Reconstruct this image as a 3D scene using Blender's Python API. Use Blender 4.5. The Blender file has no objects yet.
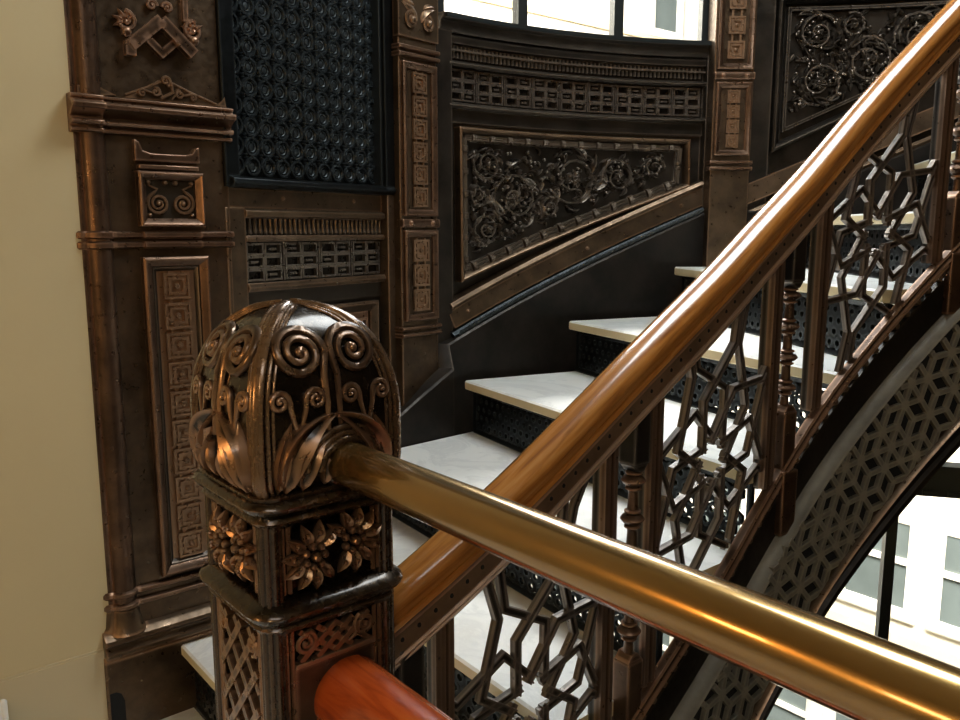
import bpy, math, random
import numpy as np
from mathutils import Vector
random.seed(7)
R = math.radians
sin, cos, pi = math.sin, math.cos, math.pi
SC = bpy.context.scene
COL = SC.collection
CAM_Z = 1.215
RISE = .18
ANG = 50.2                                   # heading of the landing wall (from +Y towards +X)
DA = np.array([sin(R(ANG)), cos(R(ANG))])     # along the landing wall
DB = np.array([-cos(R(ANG)), sin(R(ANG))])    # straight at the landing wall

# ------------------------------------------------------------------ materials
def new_mat(name):
    m = bpy.data.materials.new(name); m.use_nodes = True
    nt = m.node_tree; nt.nodes.clear()
    out = nt.nodes.new('ShaderNodeOutputMaterial')
    b = nt.nodes.new('ShaderNodeBsdfPrincipled')
    nt.links.new(b.outputs[0], out.inputs[0])
    return m, nt, b
def N(nt, typ, **kw):
    n = nt.nodes.new(typ)
    for k, v in kw.items():
        if k in n.inputs: n.inputs[k].default_value = v
        else: setattr(n, k, v)
    return n
def ramp(nt, fac, stops):
    r = nt.nodes.new('ShaderNodeValToRGB')
    e = r.color_ramp.elements
    while len(e) < len(stops): e.new(.5)
    for x, (p, c) in zip(e, stops):
        x.position = p; x.color = (*c, 1)
    nt.links.new(fac, r.inputs[0]); return r.outputs[0]
def coords(nt, scale=(1, 1, 1)):
    g = nt.nodes.new('ShaderNodeNewGeometry')
    mp = nt.nodes.new('ShaderNodeMapping'); mp.inputs['Scale'].default_value = scale
    nt.links.new(g.outputs['Position'], mp.inputs[0]); return mp.outputs[0]
def mixc(nt, fac, a, b):
    m = nt.nodes.new('ShaderNodeMix'); m.data_type = 'RGBA'
    for sock, v in ((m.inputs[0], fac), (m.inputs[6], a), (m.inputs[7], b)):
        if hasattr(v, 'links') or isinstance(v, bpy.types.NodeSocket): nt.links.new(v, sock)
        elif isinstance(v, (int, float)): sock.default_value = v
        else: sock.default_value = (*v, 1)
    return m.outputs[2]
def metal(name, dark, light, edge, rough=.4, metallic=.75, edge_amt=1.0, nscale=9.0, coat=0.0):
    m, nt, b = new_mat(name)
    co = coords(nt)
    n1 = N(nt, 'ShaderNodeTexNoise', Scale=nscale, Detail=6.0, Roughness=.62); nt.links.new(co, n1.inputs['Vector'])
    base = ramp(nt, n1.outputs[0], [(.36, dark), (.68, light)])
    g = nt.nodes.new('ShaderNodeAmbientOcclusion'); g.inside = True; g.only_local = True; g.samples = 6
    g.inputs['Distance'].default_value = .007
    er = ramp(nt, g.outputs['AO'], [(.55, (edge_amt * .8,) * 3), (.96, (0, 0, 0))])
    c = mixc(nt, er, base, edge)
    nt.links.new(c, b.inputs['Base Color'])
    n2 = N(nt, 'ShaderNodeTexNoise', Scale=70.0, Detail=4.0); nt.links.new(co, n2.inputs['Vector'])
    rr = ramp(nt, n2.outputs[0], [(.3, (rough - .07,) * 3), (.7, (rough + .12,) * 3)])
    nt.links.new(rr, b.inputs['Roughness'])
    b.inputs['Metallic'].default_value = metallic
    b.inputs['Coat Weight'].default_value = coat; b.inputs['Coat Roughness'].default_value = .12
    bp = N(nt, 'ShaderNodeBump', Strength=.12, Distance=.004); nt.links.new(n2.outputs[0], bp.inputs['Height'])
    nt.links.new(bp.outputs[0], b.inputs['Normal'])
    return m
def wood(name, dark, mid, light, rough=.22, vec=(1, 1, 1), coat=.6):
    m, nt, b = new_mat(name)
    tc = nt.nodes.new('ShaderNodeTexCoord')
    mp = nt.nodes.new('ShaderNodeMapping'); mp.inputs['Scale'].default_value = vec
    nt.links.new(tc.outputs['UV'], mp.inputs[0])
    n1 = N(nt, 'ShaderNodeTexNoise', Scale=6.0, Detail=7.0, Roughness=.6, Distortion=.6); nt.links.new(mp.outputs[0], n1.inputs['Vector'])
    c = ramp(nt, n1.outputs[0], [(.3, dark), (.5, mid), (.72, light)])
    nt.links.new(c, b.inputs['Base Color'])
    b.inputs['Roughness'].default_value = rough
    b.inputs['Coat Weight'].default_value = coat; b.inputs['Coat Roughness'].default_value = .08
    return m
def plain(name, col, rough=.6, metallic=0, noise=.06, nscale=5, bump=0, bscale=60):
    m, nt, b = new_mat(name)
    co = coords(nt)
    n1 = N(nt, 'ShaderNodeTexNoise', Scale=float(nscale), Detail=5.0); nt.links.new(co, n1.inputs['Vector'])
    lo = tuple(x * (1 - noise * 2) for x in col); hi = tuple(min(1, x * (1 + noise)) for x in col)
    nt.links.new(ramp(nt, n1.outputs[0], [(.3, lo), (.7, hi)]), b.inputs['Base Color'])
    b.inputs['Roughness'].default_value = rough; b.inputs['Metallic'].default_value = metallic
    if bump:
        n2 = N(nt, 'ShaderNodeTexNoise', Scale=float(bscale), Detail=4.0); nt.links.new(co, n2.inputs['Vector'])
        bp = N(nt, 'ShaderNodeBump', Strength=bump, Distance=.003); nt.links.new(n2.outputs[0], bp.inputs['Height'])
        nt.links.new(bp.outputs[0], b.inputs['Normal'])
    return m
def marble_mat():
    m, nt, b = new_mat('white_marble')
    co = coords(nt)
    w = N(nt, 'ShaderNodeTexNoise', Scale=3.5, Detail=8.0, Roughness=.65, Distortion=1.6); nt.links.new(co, w.inputs['Vector'])
    c1 = ramp(nt, w.outputs[0], [(.38, (.80, .81, .78)), (.47, (.70, .71, .69)), (.52, (.82, .83, .80)), (.75, (.86, .86, .83))])
    n = N(nt, 'ShaderNodeTexNoise', Scale=2.2, Detail=3.0); nt.links.new(co, n.inputs['Vector'])
    f = ramp(nt, n.outputs[0], [(.52, (0, 0, 0)), (.75, (.45,) * 3)])
    top = mixc(nt, f, c1, (.74, .69, .54))
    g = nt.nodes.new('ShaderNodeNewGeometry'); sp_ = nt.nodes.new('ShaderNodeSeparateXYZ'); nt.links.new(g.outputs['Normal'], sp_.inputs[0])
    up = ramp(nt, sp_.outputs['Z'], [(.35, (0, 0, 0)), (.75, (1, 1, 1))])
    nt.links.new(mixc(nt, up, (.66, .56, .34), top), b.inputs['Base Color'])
    b.inputs['Roughness'].default_value = .32
    return m
def glass_mat():
    m = bpy.data.materials.new('window_glass'); m.use_nodes = True
    nt = m.node_tree; nt.nodes.clear()
    out = nt.nodes.new('ShaderNodeOutputMaterial')
    mx = nt.nodes.new('ShaderNodeMixShader'); mx.inputs[0].default_value = .05
    t = nt.nodes.new('ShaderNodeBsdfTransparent'); g = nt.nodes.new('ShaderNodeBsdfGlossy'); g.inputs['Roughness'].default_value = .02
    nt.links.new(t.outputs[0], mx.inputs[1]); nt.links.new(g.outputs[0], mx.inputs[2]); nt.links.new(mx.outputs[0], out.inputs[0])
    return m
M = {
 'bronze': metal('brown_bronze', (.056, .036, .021), (.140, .093, .056), (.36, .22, .13), .33),
 'copper': metal('rubbed_copper_bronze', (.060, .034, .020), (.150, .088, .054), (.44, .26, .165), .32),
 'iron': metal('dark_bronzed_iron', (.020, .016, .012), (.052, .041, .031), (.20, .155, .115), .36),
 'relief': metal('iron_relief_painted_glint', (.012, .010, .008), (.036, .029, .023), (.26, .22, .18), .30, .85),  # edge colour lightened to put glints into the relief
 'black': metal('blue_black_iron', (.004, .0052, .0055), (.010, .0130, .0140), (.055, .066, .07), .36),
 'flat': metal('smooth_dark_sheet_iron', (.012, .010, .008), (.028, .022, .017), (.06, .045, .03), .40, .6),
 'newel': metal('polished_dark_bronze', (.013, .009, .006), (.036, .024, .013), (.22, .13, .07), .24, .7, coat=.5),
 'newel_orn': metal('rubbed_ornament_bronze', (.016, .011, .007), (.050, .031, .018), (.36, .21, .12), .30, .75, coat=.3),
 'grille': metal('gunmetal_grille', (.022, .020, .018), (.052, .047, .042), (.24, .21, .18), .34, .8),
 'grille_edge': metal('rubbed_grille_edge', (.10, .062, .042), (.19, .125, .085), (.36, .25, .18), .34, .8),
 'ridge': metal('tan_grille_ridge', (.075, .060, .050), (.15, .122, .104), (.28, .235, .20), .34, .7),
 'stringer': metal('grey_iron_fretwork', (.13, .122, .10), (.21, .20, .165), (.28, .26, .21), .5, .3),
 'brass': None,
 'fillet': metal('bright_copper_fillet', (.20, .13, .09), (.34, .225, .155), (.5, .34, .24), .36, .5),
 'band': metal('brown_stud_band', (.15, .095, .058), (.28, .18, .11), (.34, .21, .13), .36, .5),
 'oak': wood('orange_handrail_wood', (.22, .075, .018), (.42, .165, .034), (.52, .25, .075), .24, (1.0, 14, 1)),
 'mahogany': wood('red_mahogany', (.20, .028, .006), (.36, .06, .010), (.42, .09, .016), .26, (1.2, 9, 1), .5),
 'marble': marble_mat(),
 'cream': plain('cream_wall_paint', (.58, .49, .29), .75, 0, .03, 2.5, .10, 45),
 'cream_low': plain('cream_baseboard_paint', (.55, .47, .30), .6, 0, .03, 2.5, .10, 45),
 'white': plain('white_enamel', (.78, .76, .70), .4),
 'facade': plain('cream_glazed_facade', (.86, .82, .70), .7, 0, .03, 1.2),
 'facade_band': plain('ochre_stone_band', (.80, .66, .42), .7, 0, .04, 1.2),
 'facade_glass': plain('grey_office_glass', (.16, .19, .18), .15, 0, .2, .6),
 'blind': plain('pale_window_blind', (.62, .62, .55), .7),
 'frame': plain('black_window_frame', (.018, .022, .022), .35, .3, .1),
 'near_black': plain('near_black_matte', (.004, .004, .004), .9),  # for studs, and for shade painted at the plinth notch and behind the fretwork
 'glass': glass_mat(),
}
def brass_mat():
    m, nt, b = new_mat('lacquered_brass')
    co = coords(nt)
    n1 = N(nt, 'ShaderNodeTexNoise', Scale=5.0, Detail=6.0); nt.links.new(co, n1.inputs['Vector'])
    nt.links.new(ramp(nt, n1.outputs[0], [(.3, (.30, .175, .052)), (.7, (.40, .25, .085))]), b.inputs['Base Color'])
    b.inputs['Metallic'].default_value = .9
    b.inputs['Roughness'].default_value = .24
    b.inputs['Coat Weight'].default_value = .8; b.inputs['Coat Roughness'].default_value = .06; b.inputs['Coat IOR'].default_value = 1.7
    return m
M['brass'] = brass_mat()

# ------------------------------------------------------------------ mappings (s along, z up, d out of the surface)
def plane(o, ang, z0=0.0):
    a = R(ang); D = np.array([sin(a), cos(a)]); Nn = np.array([cos(a), -sin(a)]); o = np.array(o, float)
    def f(s, z, d):
        p = o + s * D + d * Nn
        return (p[0], p[1], z + z0)
    return f
def arc_pts(o, a0, a1, L, n=60):
    pts = [np.array(o, float)]
    for i in range(n):
        a = R(a0 + (a1 - a0) * (i + .5) / n); pts.append(pts[-1] + L / n * np.array([sin(a), cos(a)]))
    return np.array(pts)
class Curve:
    def __init__(self, pts):
        self.P = np.array(pts); seg = np.diff(self.P, axis=0); L = np.linalg.norm(seg, axis=1)
        self.S = np.r_[0, np.cumsum(L)]
        t = seg / L[:, None]; tv = np.vstack([t[:1], (t[1:] + t[:-1]) / 2, t[-1:]])
        self.T = tv / np.linalg.norm(tv, axis=1)[:, None]
    def at(self, s):
        if s < 0: return self.P[0] + s * self.T[0], self.T[0]
        if s > self.S[-1]: return self.P[-1] + (s - self.S[-1]) * self.T[-1], self.T[-1]
        p = np.array([np.interp(s, self.S, self.P[:, k]) for k in (0, 1)])
        t = np.array([np.interp(s, self.S, self.T[:, k]) for k in (0, 1)]); t /= np.linalg.norm(t)
        return p, t
    def __call__(self, s, z, d):
        p, t = self.at(s)
        p = p + d * np.array([t[1], -t[0]])
        return (p[0], p[1], z)
def smooth_fn(knots, w=.06):
    xs = np.array([k[0] for k in knots]); ys = np.array([k[1] for k in knots])
    gx = np.arange(xs[0] - .3, xs[-1] + .3, .01)
    sl0 = (ys[1] - ys[0]) / (xs[1] - xs[0]); sl1 = (ys[-1] - ys[-2]) / (xs[-1] - xs[-2])
    gy = np.interp(gx, xs, ys)
    gy = np.where(gx < xs[0], ys[0] + (gx - xs[0]) * sl0, gy); gy = np.where(gx > xs[-1], ys[-1] + (gx - xs[-1]) * sl1, gy)
    k = int(w / .01); ker = np.ones(2 * k + 1) / (2 * k + 1)
    for _ in range(2):
        pad = np.r_[gy[0] - (gy[1] - gy[0]) * np.arange(k, 0, -1), gy, gy[-1] + (gy[-1] - gy[-2]) * np.arange(1, k + 1)]
        gy = np.convolve(pad, ker, 'valid')
    return lambda s: float(np.interp(s, gx, gy))

# ------------------------------------------------------------------ mesh builder
class MB:
    def __init__(self, fmap=None): self.v = []; self.f = []; self.uv = []; self.map = fmap or (lambda s, z, d: (s, d, z))
    def pt(self, s, z, d, uv=(0, 0)):
        self.v.append(self.map(s, z, d)); self.uv.append(uv); return len(self.v) - 1
    def face(self, *i): self.f.append(tuple(i))
    def sweep(self, path, prof, closed=False, step=0.0, caps=True):
        """path [(s,z)], closed profile [(n,d)], n is measured to the left of the path; mitred corners"""
        P = [np.array(p, float) for p in path]
        if step:
            Q = []
            m = len(P) if closed else len(P) - 1
            for i in range(m):
                a, b = P[i], P[(i + 1) % len(P)]; k = max(1, int(np.linalg.norm(b - a) / step))
                for j in range(k): Q.append(a + (b - a) * j / k)
            if not closed: Q.append(P[-1])
            P = Q
        n = len(P); rows = []; L = 0
        for i in range(n):
            if closed or 0 < i < n - 1: e0 = P[i] - P[i - 1]; e1 = P[(i + 1) % n] - P[i]
            elif i == 0: e0 = e1 = P[1] - P[0]
            else: e0 = e1 = P[-1] - P[-2]
            e0 = e0 / (np.linalg.norm(e0) + 1e-12); e1 = e1 / (np.linalg.norm(e1) + 1e-12)
            n0 = np.array([-e0[1], e0[0]]); n1 = np.array([-e1[1], e1[0]])
            m = n0 + n1; q = np.dot(m, m); m = m / max(q / 2, .25) if q > 1e-9 else n0
            if i: L += np.linalg.norm(P[i] - P[i - 1])
            row = []; pl = 0
            for j, (a, d) in enumerate(prof):
                if j: pl += math.hypot(a - prof[j - 1][0], d - prof[j - 1][1])
                row.append(self.pt(P[i][0] + m[0] * a, P[i][1] + m[1] * a, d, (L, pl)))
            rows.append(row)
        k = len(prof)
        for i in range(n if closed else n - 1):
            r0, r1 = rows[i], rows[(i + 1) % n]
            for j in range(k): self.face(r0[j], r0[(j + 1) % k], r1[(j + 1) % k], r1[j])
        if caps and not closed: self.face(*rows[0][::-1]); self.face(*rows[-1])
        return self
    def bar(self, path, w, d0, d1, closed=False, step=0.0):
        return self.sweep(path, [(-w / 2, d0), (-w / 2, d1), (w / 2, d1), (w / 2, d0)], closed, step)
    def frame(self, s0, s1, z0, z1, w, d0, d1, step=0.0):
        """flat picture frame whose outer edge is the given rectangle"""
        return self.sweep([(s0, z0), (s1, z0), (s1, z1), (s0, z1)], [(0, d0), (0, d1), (w * .25, d1 + .25 * (d1 - d0)), (w * .6, d1), (w, d1 * .6 + d0 * .4), (w, d0)], True, step)
    def box(self, s0, s1, z0, z1, d0, d1, ns=1):
        lo = []
        for i in range(ns + 1):
            s = s0 + (s1 - s0) * i / ns
            lo.append([self.pt(s, z0, d0), self.pt(s, z0, d1), self.pt(s, z1, d1), self.pt(s, z1, d0)])
        for a, b in zip(lo, lo[1:]):
            for j in range(4): self.face(a[j], a[(j + 1) % 4], b[(j + 1) % 4], b[j])
        self.face(*lo[0][::-1]); self.face(*lo[-1]); return self
    def prism(self, poly, d0, d1):
        a = [self.pt(s, z, d0) for s, z in poly]; b = [self.pt(s, z, d1) for s, z in poly]; n = len(poly)
        self.face(*a[::-1]); self.face(*b)
        for i in range(n): self.face(a[i], a[(i + 1) % n], b[(i + 1) % n], b[i])
        return self
    def tube(self, pts, rad, n=6, flat=1.0, caps=True):
        P = [np.array(p, float) for p in pts]; m = len(P); rows = []
        if not hasattr(rad, '__len__'): rad = [rad] * m
        up = np.array([0, 0, 1.0]); L = 0
        for i in range(m):
            t = P[min(i + 1, m - 1)] - P[max(i - 1, 0)]; t /= np.linalg.norm(t) + 1e-12
            u = up if abs(t[2]) < .9 else np.array([0, 1.0, 0])
            x = np.cross(t, u); x /= np.linalg.norm(x); y = np.cross(x, t)
            if i: L += np.linalg.norm(P[i] - P[i - 1])
            rows.append([self.pt(*(P[i] + rad[i] * (x * cos(2 * pi * j / n) + y * sin(2 * pi * j / n) * flat)), uv=(L, j / n * .2)) for j in range(n)])
        for a, b in zip(rows, rows[1:]):
            for j in range(n): self.face(a[j], a[(j + 1) % n], b[(j + 1) % n], b[j])
        if caps: self.face(*rows[0][::-1]); self.face(*rows[-1])
        return self
    def ring(self, s, z, d, rr, r, n=14, m=5, sq=1.0):
        rows = []
        for i in range(n):
            a = 2 * pi * i / n
            rows.append([self.pt(s + (rr + r * cos(2 * pi * j / m)) * cos(a) * sq, z + (rr + r * cos(2 * pi * j / m)) * sin(a), d + r * sin(2 * pi * j / m)) for j in range(m)])
        for i in range(n):
            a, b = rows[i], rows[(i + 1) % n]
            for j in range(m): self.face(a[j], b[j], b[(j + 1) % m], a[(j + 1) % m])
        return self
    def ball(self, s, z, d, rs, rz=None, rd=None, n=8, m=5):
        rz = rz or rs; rd = rd or rs; rows = []
        top = self.pt(s, z, d + rd); bot = self.pt(s, z, d - rd)
        for i in range(1, m):
            ph = pi * i / m
            rows.append([self.pt(s + rs * sin(ph) * cos(2 * pi * j / n), z + rz * sin(ph) * sin(2 * pi * j / n), d + rd * cos(ph)) for j in range(n)])
        for j in range(n):
            self.face(top, rows[0][j], rows[0][(j + 1) % n]); self.face(bot, rows[-1][(j + 1) % n], rows[-1][j])
        for a, b in zip(rows, rows[1:]):
            for j in range(n): self.face(a[j], b[j], b[(j + 1) % n], a[(j + 1) % n])
        return self
    def leaf(self, s, z, ang, L, W, H, d=0.0, curl=0.0, hollow=False, k=7):
        """pointed leaf lying on the surface, ridge (or groove) along the middle"""
        rows = []; a = ang; x, y = s, z
        for i in range(k + 1):
            t = i / k; w = W * (sin(pi * min(1, t ** .75)) * .95 + .05 * (1 - t)) * .5
            h = H * (sin(pi * (t * .85 + .1)))
            c, sn = cos(a), sin(a)
            mid = h * (.45 if hollow else 1.0); side = h * (1.0 if hollow else .45)
            rows.append([self.pt(x - sn * w, y + c * w, d), self.pt(x - sn * w * .75, y + c * w * .75, d + side), self.pt(x, y, d + mid),
                         self.pt(x + sn * w * .75, y - c * w * .75, d + side), self.pt(x + sn * w, y - c * w, d)])
            x += c * L / k; y += sn * L / k; a += curl / k
        for p, q in zip(rows, rows[1:]):
            for j in range(4): self.face(p[j], p[j + 1], q[j + 1], q[j])
        self.face(*rows[0]); self.face(*rows[-1][::-1])
        return self
    def spiral(self, s, z, r, turns, a0, hand, d, w, eye=True, n=None, tail=None):
        """scroll: tube that winds in towards (s,z); tail = extra points before the outer end"""
        n = n or int(14 * turns); pts = []; rad = []
        if tail:
            for i, q in enumerate(tail):
                pts.append((q[0], q[1], d)); rad.append(w * (.45 + .55 * i / len(tail)))
        for i in range(n + 1):
            t = i / n; rr = r * (1 - t) ** .85 + r * .10 * t; a = a0 + hand * 2 * pi * turns * t
            pts.append((s + rr * cos(a), z + rr * sin(a), d + w * .5 * t)); rad.append(w * (1 - .45 * t))
        self.tube(pts, rad, 6)
        if eye: self.ball(s, z, d + w * .3, r * .2, r * .2, w * 1.1)
        return self
    def lathe(self, c, prof, n=16, fl=lambda q: 1):
        """prof [(radius,z)] about the vertical through world point c (ignores the mapping)"""
        rows = [];
        for r, z in prof:
            row = []
            for j in range(n):
                self.v.append((c[0] + r * fl(2 * pi * j / n) * cos(2 * pi * j / n), c[1] + r * fl(2 * pi * j / n) * sin(2 * pi * j / n), z)); self.uv.append((z, j / n * .1)); row.append(len(self.v) - 1)
            rows.append(row)
        for a, b in zip(rows, rows[1:]):
            for j in range(n): self.face(a[j], a[(j + 1) % n], b[(j + 1) % n], b[j])
        self.face(*rows[0][::-1]); self.face(*rows[-1]); return self

def build(name, mb, mat, parent=None, bevel=0.0, sharp=38, label=None, kind=None, extra=None):
    if extra:
        nf = len(mb.f); off = len(mb.v); mb.v = mb.v + extra[0].v; mb.uv = mb.uv + extra[0].uv; mb.f = mb.f + [tuple(i + off for i in q) for q in extra[0].f]
    me = bpy.data.meshes.new(name)
    base = np.array(parent['_o']) if parent is not None and '_o' in parent else np.zeros(3)
    vv = np.array(mb.v, float) - base
    me.from_pydata(vv.tolist(), [], mb.f)
    uvl = me.uv_layers.new(name='UVMap')
    idx = np.empty(len(me.loops), int); me.loops.foreach_get('vertex_index', idx)
    uvl.data.foreach_set('uv', np.array(mb.uv, float)[idx].ravel())
    if extra: me.polygons.foreach_set('material_index', [0] * nf + [1] * (len(mb.f) - nf))
    me.polygons.foreach_set('use_smooth', [True] * len(me.polygons))
    import bmesh
    bm = bmesh.new(); bm.from_mesh(me); bmesh.ops.recalc_face_normals(bm, faces=bm.faces[:]); bm.to_mesh(me); bm.free()
    me.set_sharp_from_angle(angle=R(sharp))
    me.materials.append(M[mat] if isinstance(mat, str) else mat)
    if extra: me.materials.append(M[extra[1]])
    o = bpy.data.objects.new(name, me); COL.objects.link(o)
    if parent is not None:
        o.parent = parent; o['_o'] = list(base)
    if bevel:
        b = o.modifiers.new('bevel', 'BEVEL'); b.width = bevel; b.segments = 2; b.limit_method = 'ANGLE'; b.angle_limit = R(40)
    if label: o['label'] = label
    if kind: o['kind'] = kind
    return o
def thing(name, label, cat, loc, group=None):
    o = bpy.data.objects.new(name, None); COL.objects.link(o); o.location = loc; o['_o'] = list(loc)
    o.empty_display_size = .1
    o['label'] = label; o['category'] = cat
    if group: o['group'] = group
    return o
def tag(o, label, cat, group=None):
    o['label'] = label; o['category'] = cat
    if group: o['group'] = group
    return o

# ------------------------------------------------------------------ plan of the place
PO = (-.76, 1.95)                              # corner pilaster plane origin
mapP = plane(PO, ANG)
mapQ = plane((PO[0] - .030 * cos(R(ANG)), PO[1] + .030 * sin(R(ANG))), ANG)
DO = (-.62, 2.09); mapD = plane(DO, 33)         # splayed panel
P2 = (-.26, 2.54); mapP2 = plane((P2[0] - .02 * cos(R(41)), P2[1] + .02 * sin(R(41))), 41)
B1c = Curve(arc_pts((-.13, 2.73), 50, 85, 1.143)); mapB1 = B1c
P3 = (.88, 3.08); mapP3 = plane(P3, 88)
B2c = Curve(arc_pts((1.06, 3.17), 92, 125, 1.5)); mapB2 = B2c
def stair_curve():
    pts = [np.array([-.106, 1.09]) + .024 * DB]; a = ANG; s = 0
    while s < 2.6:
        a = ANG + 9.5 * max(0, 1 - s / .30)
        if s > .8: a = ANG + (s - .8) / .58 * 20
        pts.append(pts[-1] + .01 * np.array([sin(R(a)), cos(R(a))])); s += .01
    return Curve(pts)
RAIL = stair_curve()
z_top = smooth_fn([(0, .748), (.15, .836), (.31, .932), (.5, 1.045), (.72, 1.172), (.97, 1.338), (1.05, 1.405), (1.18, 1.525), (1.3, 1.63), (1.42, 1.742), (1.8, 2.08), (2.4, 2.62)])
z_bot = smooth_fn([(0, -.02), (.53, .37), (.755, .535), (.96, .730), (1.065, .838), (1.404, 1.135), (1.8, 1.475), (2.4, 1.98)])

# ------------------------------------------------------------------ SETTING: cream wall, baseboard, floor
mb = MB(mapP); mb.box(-3.2, -.150, .225, 3.3, -.10, 0)
build('wall_left', mb, 'cream', kind='structure')
mb = MB(mapP); mb.box(-3.2, -.175, 0, .222, -.10, .004)
mb.box(-3.2, -.175, .222, .228, -.10, .002)
build('baseboard_left', mb, 'cream_low', kind='structure')
# landing floor: everything on the near side of the wall, up to the guard rail line
mb = MB()
c0 = np.array([-.245, 1.064])
fl = [np.array(PO) - DA * 3.2, np.array(PO) + DA * .02, np.array([-.06, 1.13]) , np.array([-.06, 1.13]) - DB * .06, c0 + DA * .06 - DB * .15, c0 + DA * .06 - DB * 3.4, c0 - DA * 3.0 - DB * 3.4]
for z in (0, -.12):
    for p in fl: mb.v.append((p[0], p[1], z)); mb.uv.append((0, 0))
n = len(fl); mb.face(*range(n)); mb.face(*range(2 * n - 1, n - 1, -1))
for i in range(n): mb.face(i, (i + 1) % n, n + (i + 1) % n, n + i)
build('floor', mb, 'marble', kind='structure')

# ------------------------------------------------------------------ curved back wall behind the panelling
def curved_wall(name, cur, s0, s1, zlo, zhi, d0, d1, mat='iron', n=24, kind='structure'):
    mb = MB(cur); rows = []
    for i in range(n + 1):
        s = s0 + (s1 - s0) * i / n; a = zlo(s) if callable(zlo) else zlo; b = zhi(s) if callable(zhi) else zhi
        rows.append([mb.pt(s, a, d0), mb.pt(s, a, d1), mb.pt(s, b, d1), mb.pt(s, b, d0)])
    for p, q in zip(rows, rows[1:]):
        for j in range(4): mb.face(p[j], p[(j + 1) % 4], q[(j + 1) % 4], q[j])
    mb.face(*rows[0][::-1]); mb.face(*rows[-1])
    return mb
# full wall line as one curve (offset backwards from each panel face)
w = curved_wall('wall_back', B1c, -.02, 1.16, lambda s: .30 + .41 * s, 1.87, -.10, -.03)
build('wall_back', w, 'iron', kind='structure')
w = curved_wall('wall_right', B2c, -.2, 1.5, lambda s: .70 + .42 * s, 3.2, -.12, -.04)
build('wall_right', w, 'iron', kind='structure')
mb = MB(mapD); mb.box(-.06, .72, -.3, 3.2, -.12, -.03); build('wall_splay', mb, 'iron', kind='structure')
mb = MB(B1c)
for i in range(1): pass
w = curved_wall('wall_head', B1c, -.02, 1.16, 2.9, 3.2, -.10, -.02); build('wall_head', w, 'iron', kind='structure')

# the rest of the hall: ceiling and the walls behind the viewer
def wall_run(name, pts, z0, z1, mat):
    mb = MB()
    for a, b in zip(pts, pts[1:]):
        a = np.array(a, float); b = np.array(b, float); t = (b - a) / np.linalg.norm(b - a); n_ = np.array([t[1], -t[0]]) * .1; k = len(mb.v)
        for z in (z0, z1):
            for p in (a, b, b - n_, a - n_): mb.v.append((p[0], p[1], z)); mb.uv.append((0, 0))
        for q in ((3, 2, 1, 0), (4, 5, 6, 7), (0, 1, 5, 4), (1, 2, 6, 5), (2, 3, 7, 6), (3, 0, 4, 7)): mb.face(*[k + i for i in q])
    return build(name, mb, mat, kind='structure')
CW = np.array(PO) - DA * 3.2
wall_run('wall_near', [tuple(CW - DB * 3.9), tuple(CW)], -1.7, 3.3, 'cream')
wall_run('wall_rear', [(3.2, -2.2), tuple(CW - DB * 3.9)], -1.7, 3.3, 'cream')
wall_run('wall_side', [tuple(B2c.P[-1]), (3.2, 1.5), (3.2, -2.2)], -1.7, 3.3, 'bronze')
mb = MB()
cp = [tuple(CW - DB * 3.9), tuple(CW), (-.75, 2.0), (-.2, 2.8), (.3, 3.2), (1.0, 3.35), (2.0, 3.15), (2.6, 2.75), (3.25, 1.5), (3.25, -2.2)]
for z in (3.2, 3.3):
    for p in cp: mb.v.append((p[0], p[1], z)); mb.uv.append((0, 0))
n = len(cp); mb.face(*range(n)); mb.face(*range(2 * n - 1, n - 1, -1))
for i in range(n): mb.face(i, (i + 1) % n, n + (i + 1) % n, n + i)
build('ceiling', mb, 'cream', kind='structure')

# ------------------------------------------------------------------ helpers for ornament
def carved_squares(mb, s0, s1, z0, z1, n, d):
    """stack of interlaced square knots joined by short bars"""
    h = (z1 - z0) / n; w = s1 - s0; sm = (s0 + s1) / 2
    for i in range(n):
        zc = z0 + h * (i + .5); q = min(h * .40, w * .36)
        mb.box(sm - q, sm + q, zc - q, zc + q, d, d + .004)
        for r_ in (q * .98, q * .60): mb.bar([(sm - r_, zc - r_), (sm + r_, zc - r_), (sm + r_, zc + r_), (sm - r_, zc + r_)], q * .22, d + .003, d + .010, True)
        mb.bar([(sm, zc - q), (sm + q, zc), (sm, zc + q), (sm - q, zc)], q * .16, d + .003, d + .009, True)
        mb.ball(sm, zc, d + .006, q * .26, q * .26, .007, 8, 4)
        for sx in (-1, 1): mb.box(sm + sx * q * .55 - q * .12, sm + sx * q * .55 + q * .12, zc + q, min(z1, zc + h - q), d, d + .006)
def key_band(mb, s0, s1, z0, z1, n, d):
    """band of interlocking square key work: three tiers of outlined blocks between upright bars"""
    w = (s1 - s0) / n; h = z1 - z0; b = h * .055
    for i in range(n):
        a = s0 + i * w
        for half in (0, 1):
            x0 = a + w * (.07 + .46 * half); x1 = x0 + w * .40
            for j in range(3):
                za = z0 + h * (.06 + .315 * j); zb = za + h * .25
                mb.bar([(x0, za), (x1, za), (x1, zb), (x0, zb)], b, d, d + .011, True)
                if (i + j + half) % 2: mb.box(x0 + w * .10, x1 - w * .10, (za + zb) / 2 - b * .5, (za + zb) / 2 + b * .5, d, d + .009)
            xm = (x0 + x1) / 2
            for j in (0, 1): mb.box(xm - b, xm + b, z0 + h * (.30 + .315 * j), z0 + h * (.39 + .315 * j), d, d + .010)
        mb.box(a - w * .018, a + w * .018, z0 + h * .02, z1 - h * .02, d, d + .012)
        mb.box(a + w * .488, a + w * .512, z0 + h * .2, z0 + h * .8, d, d + .010)
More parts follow.
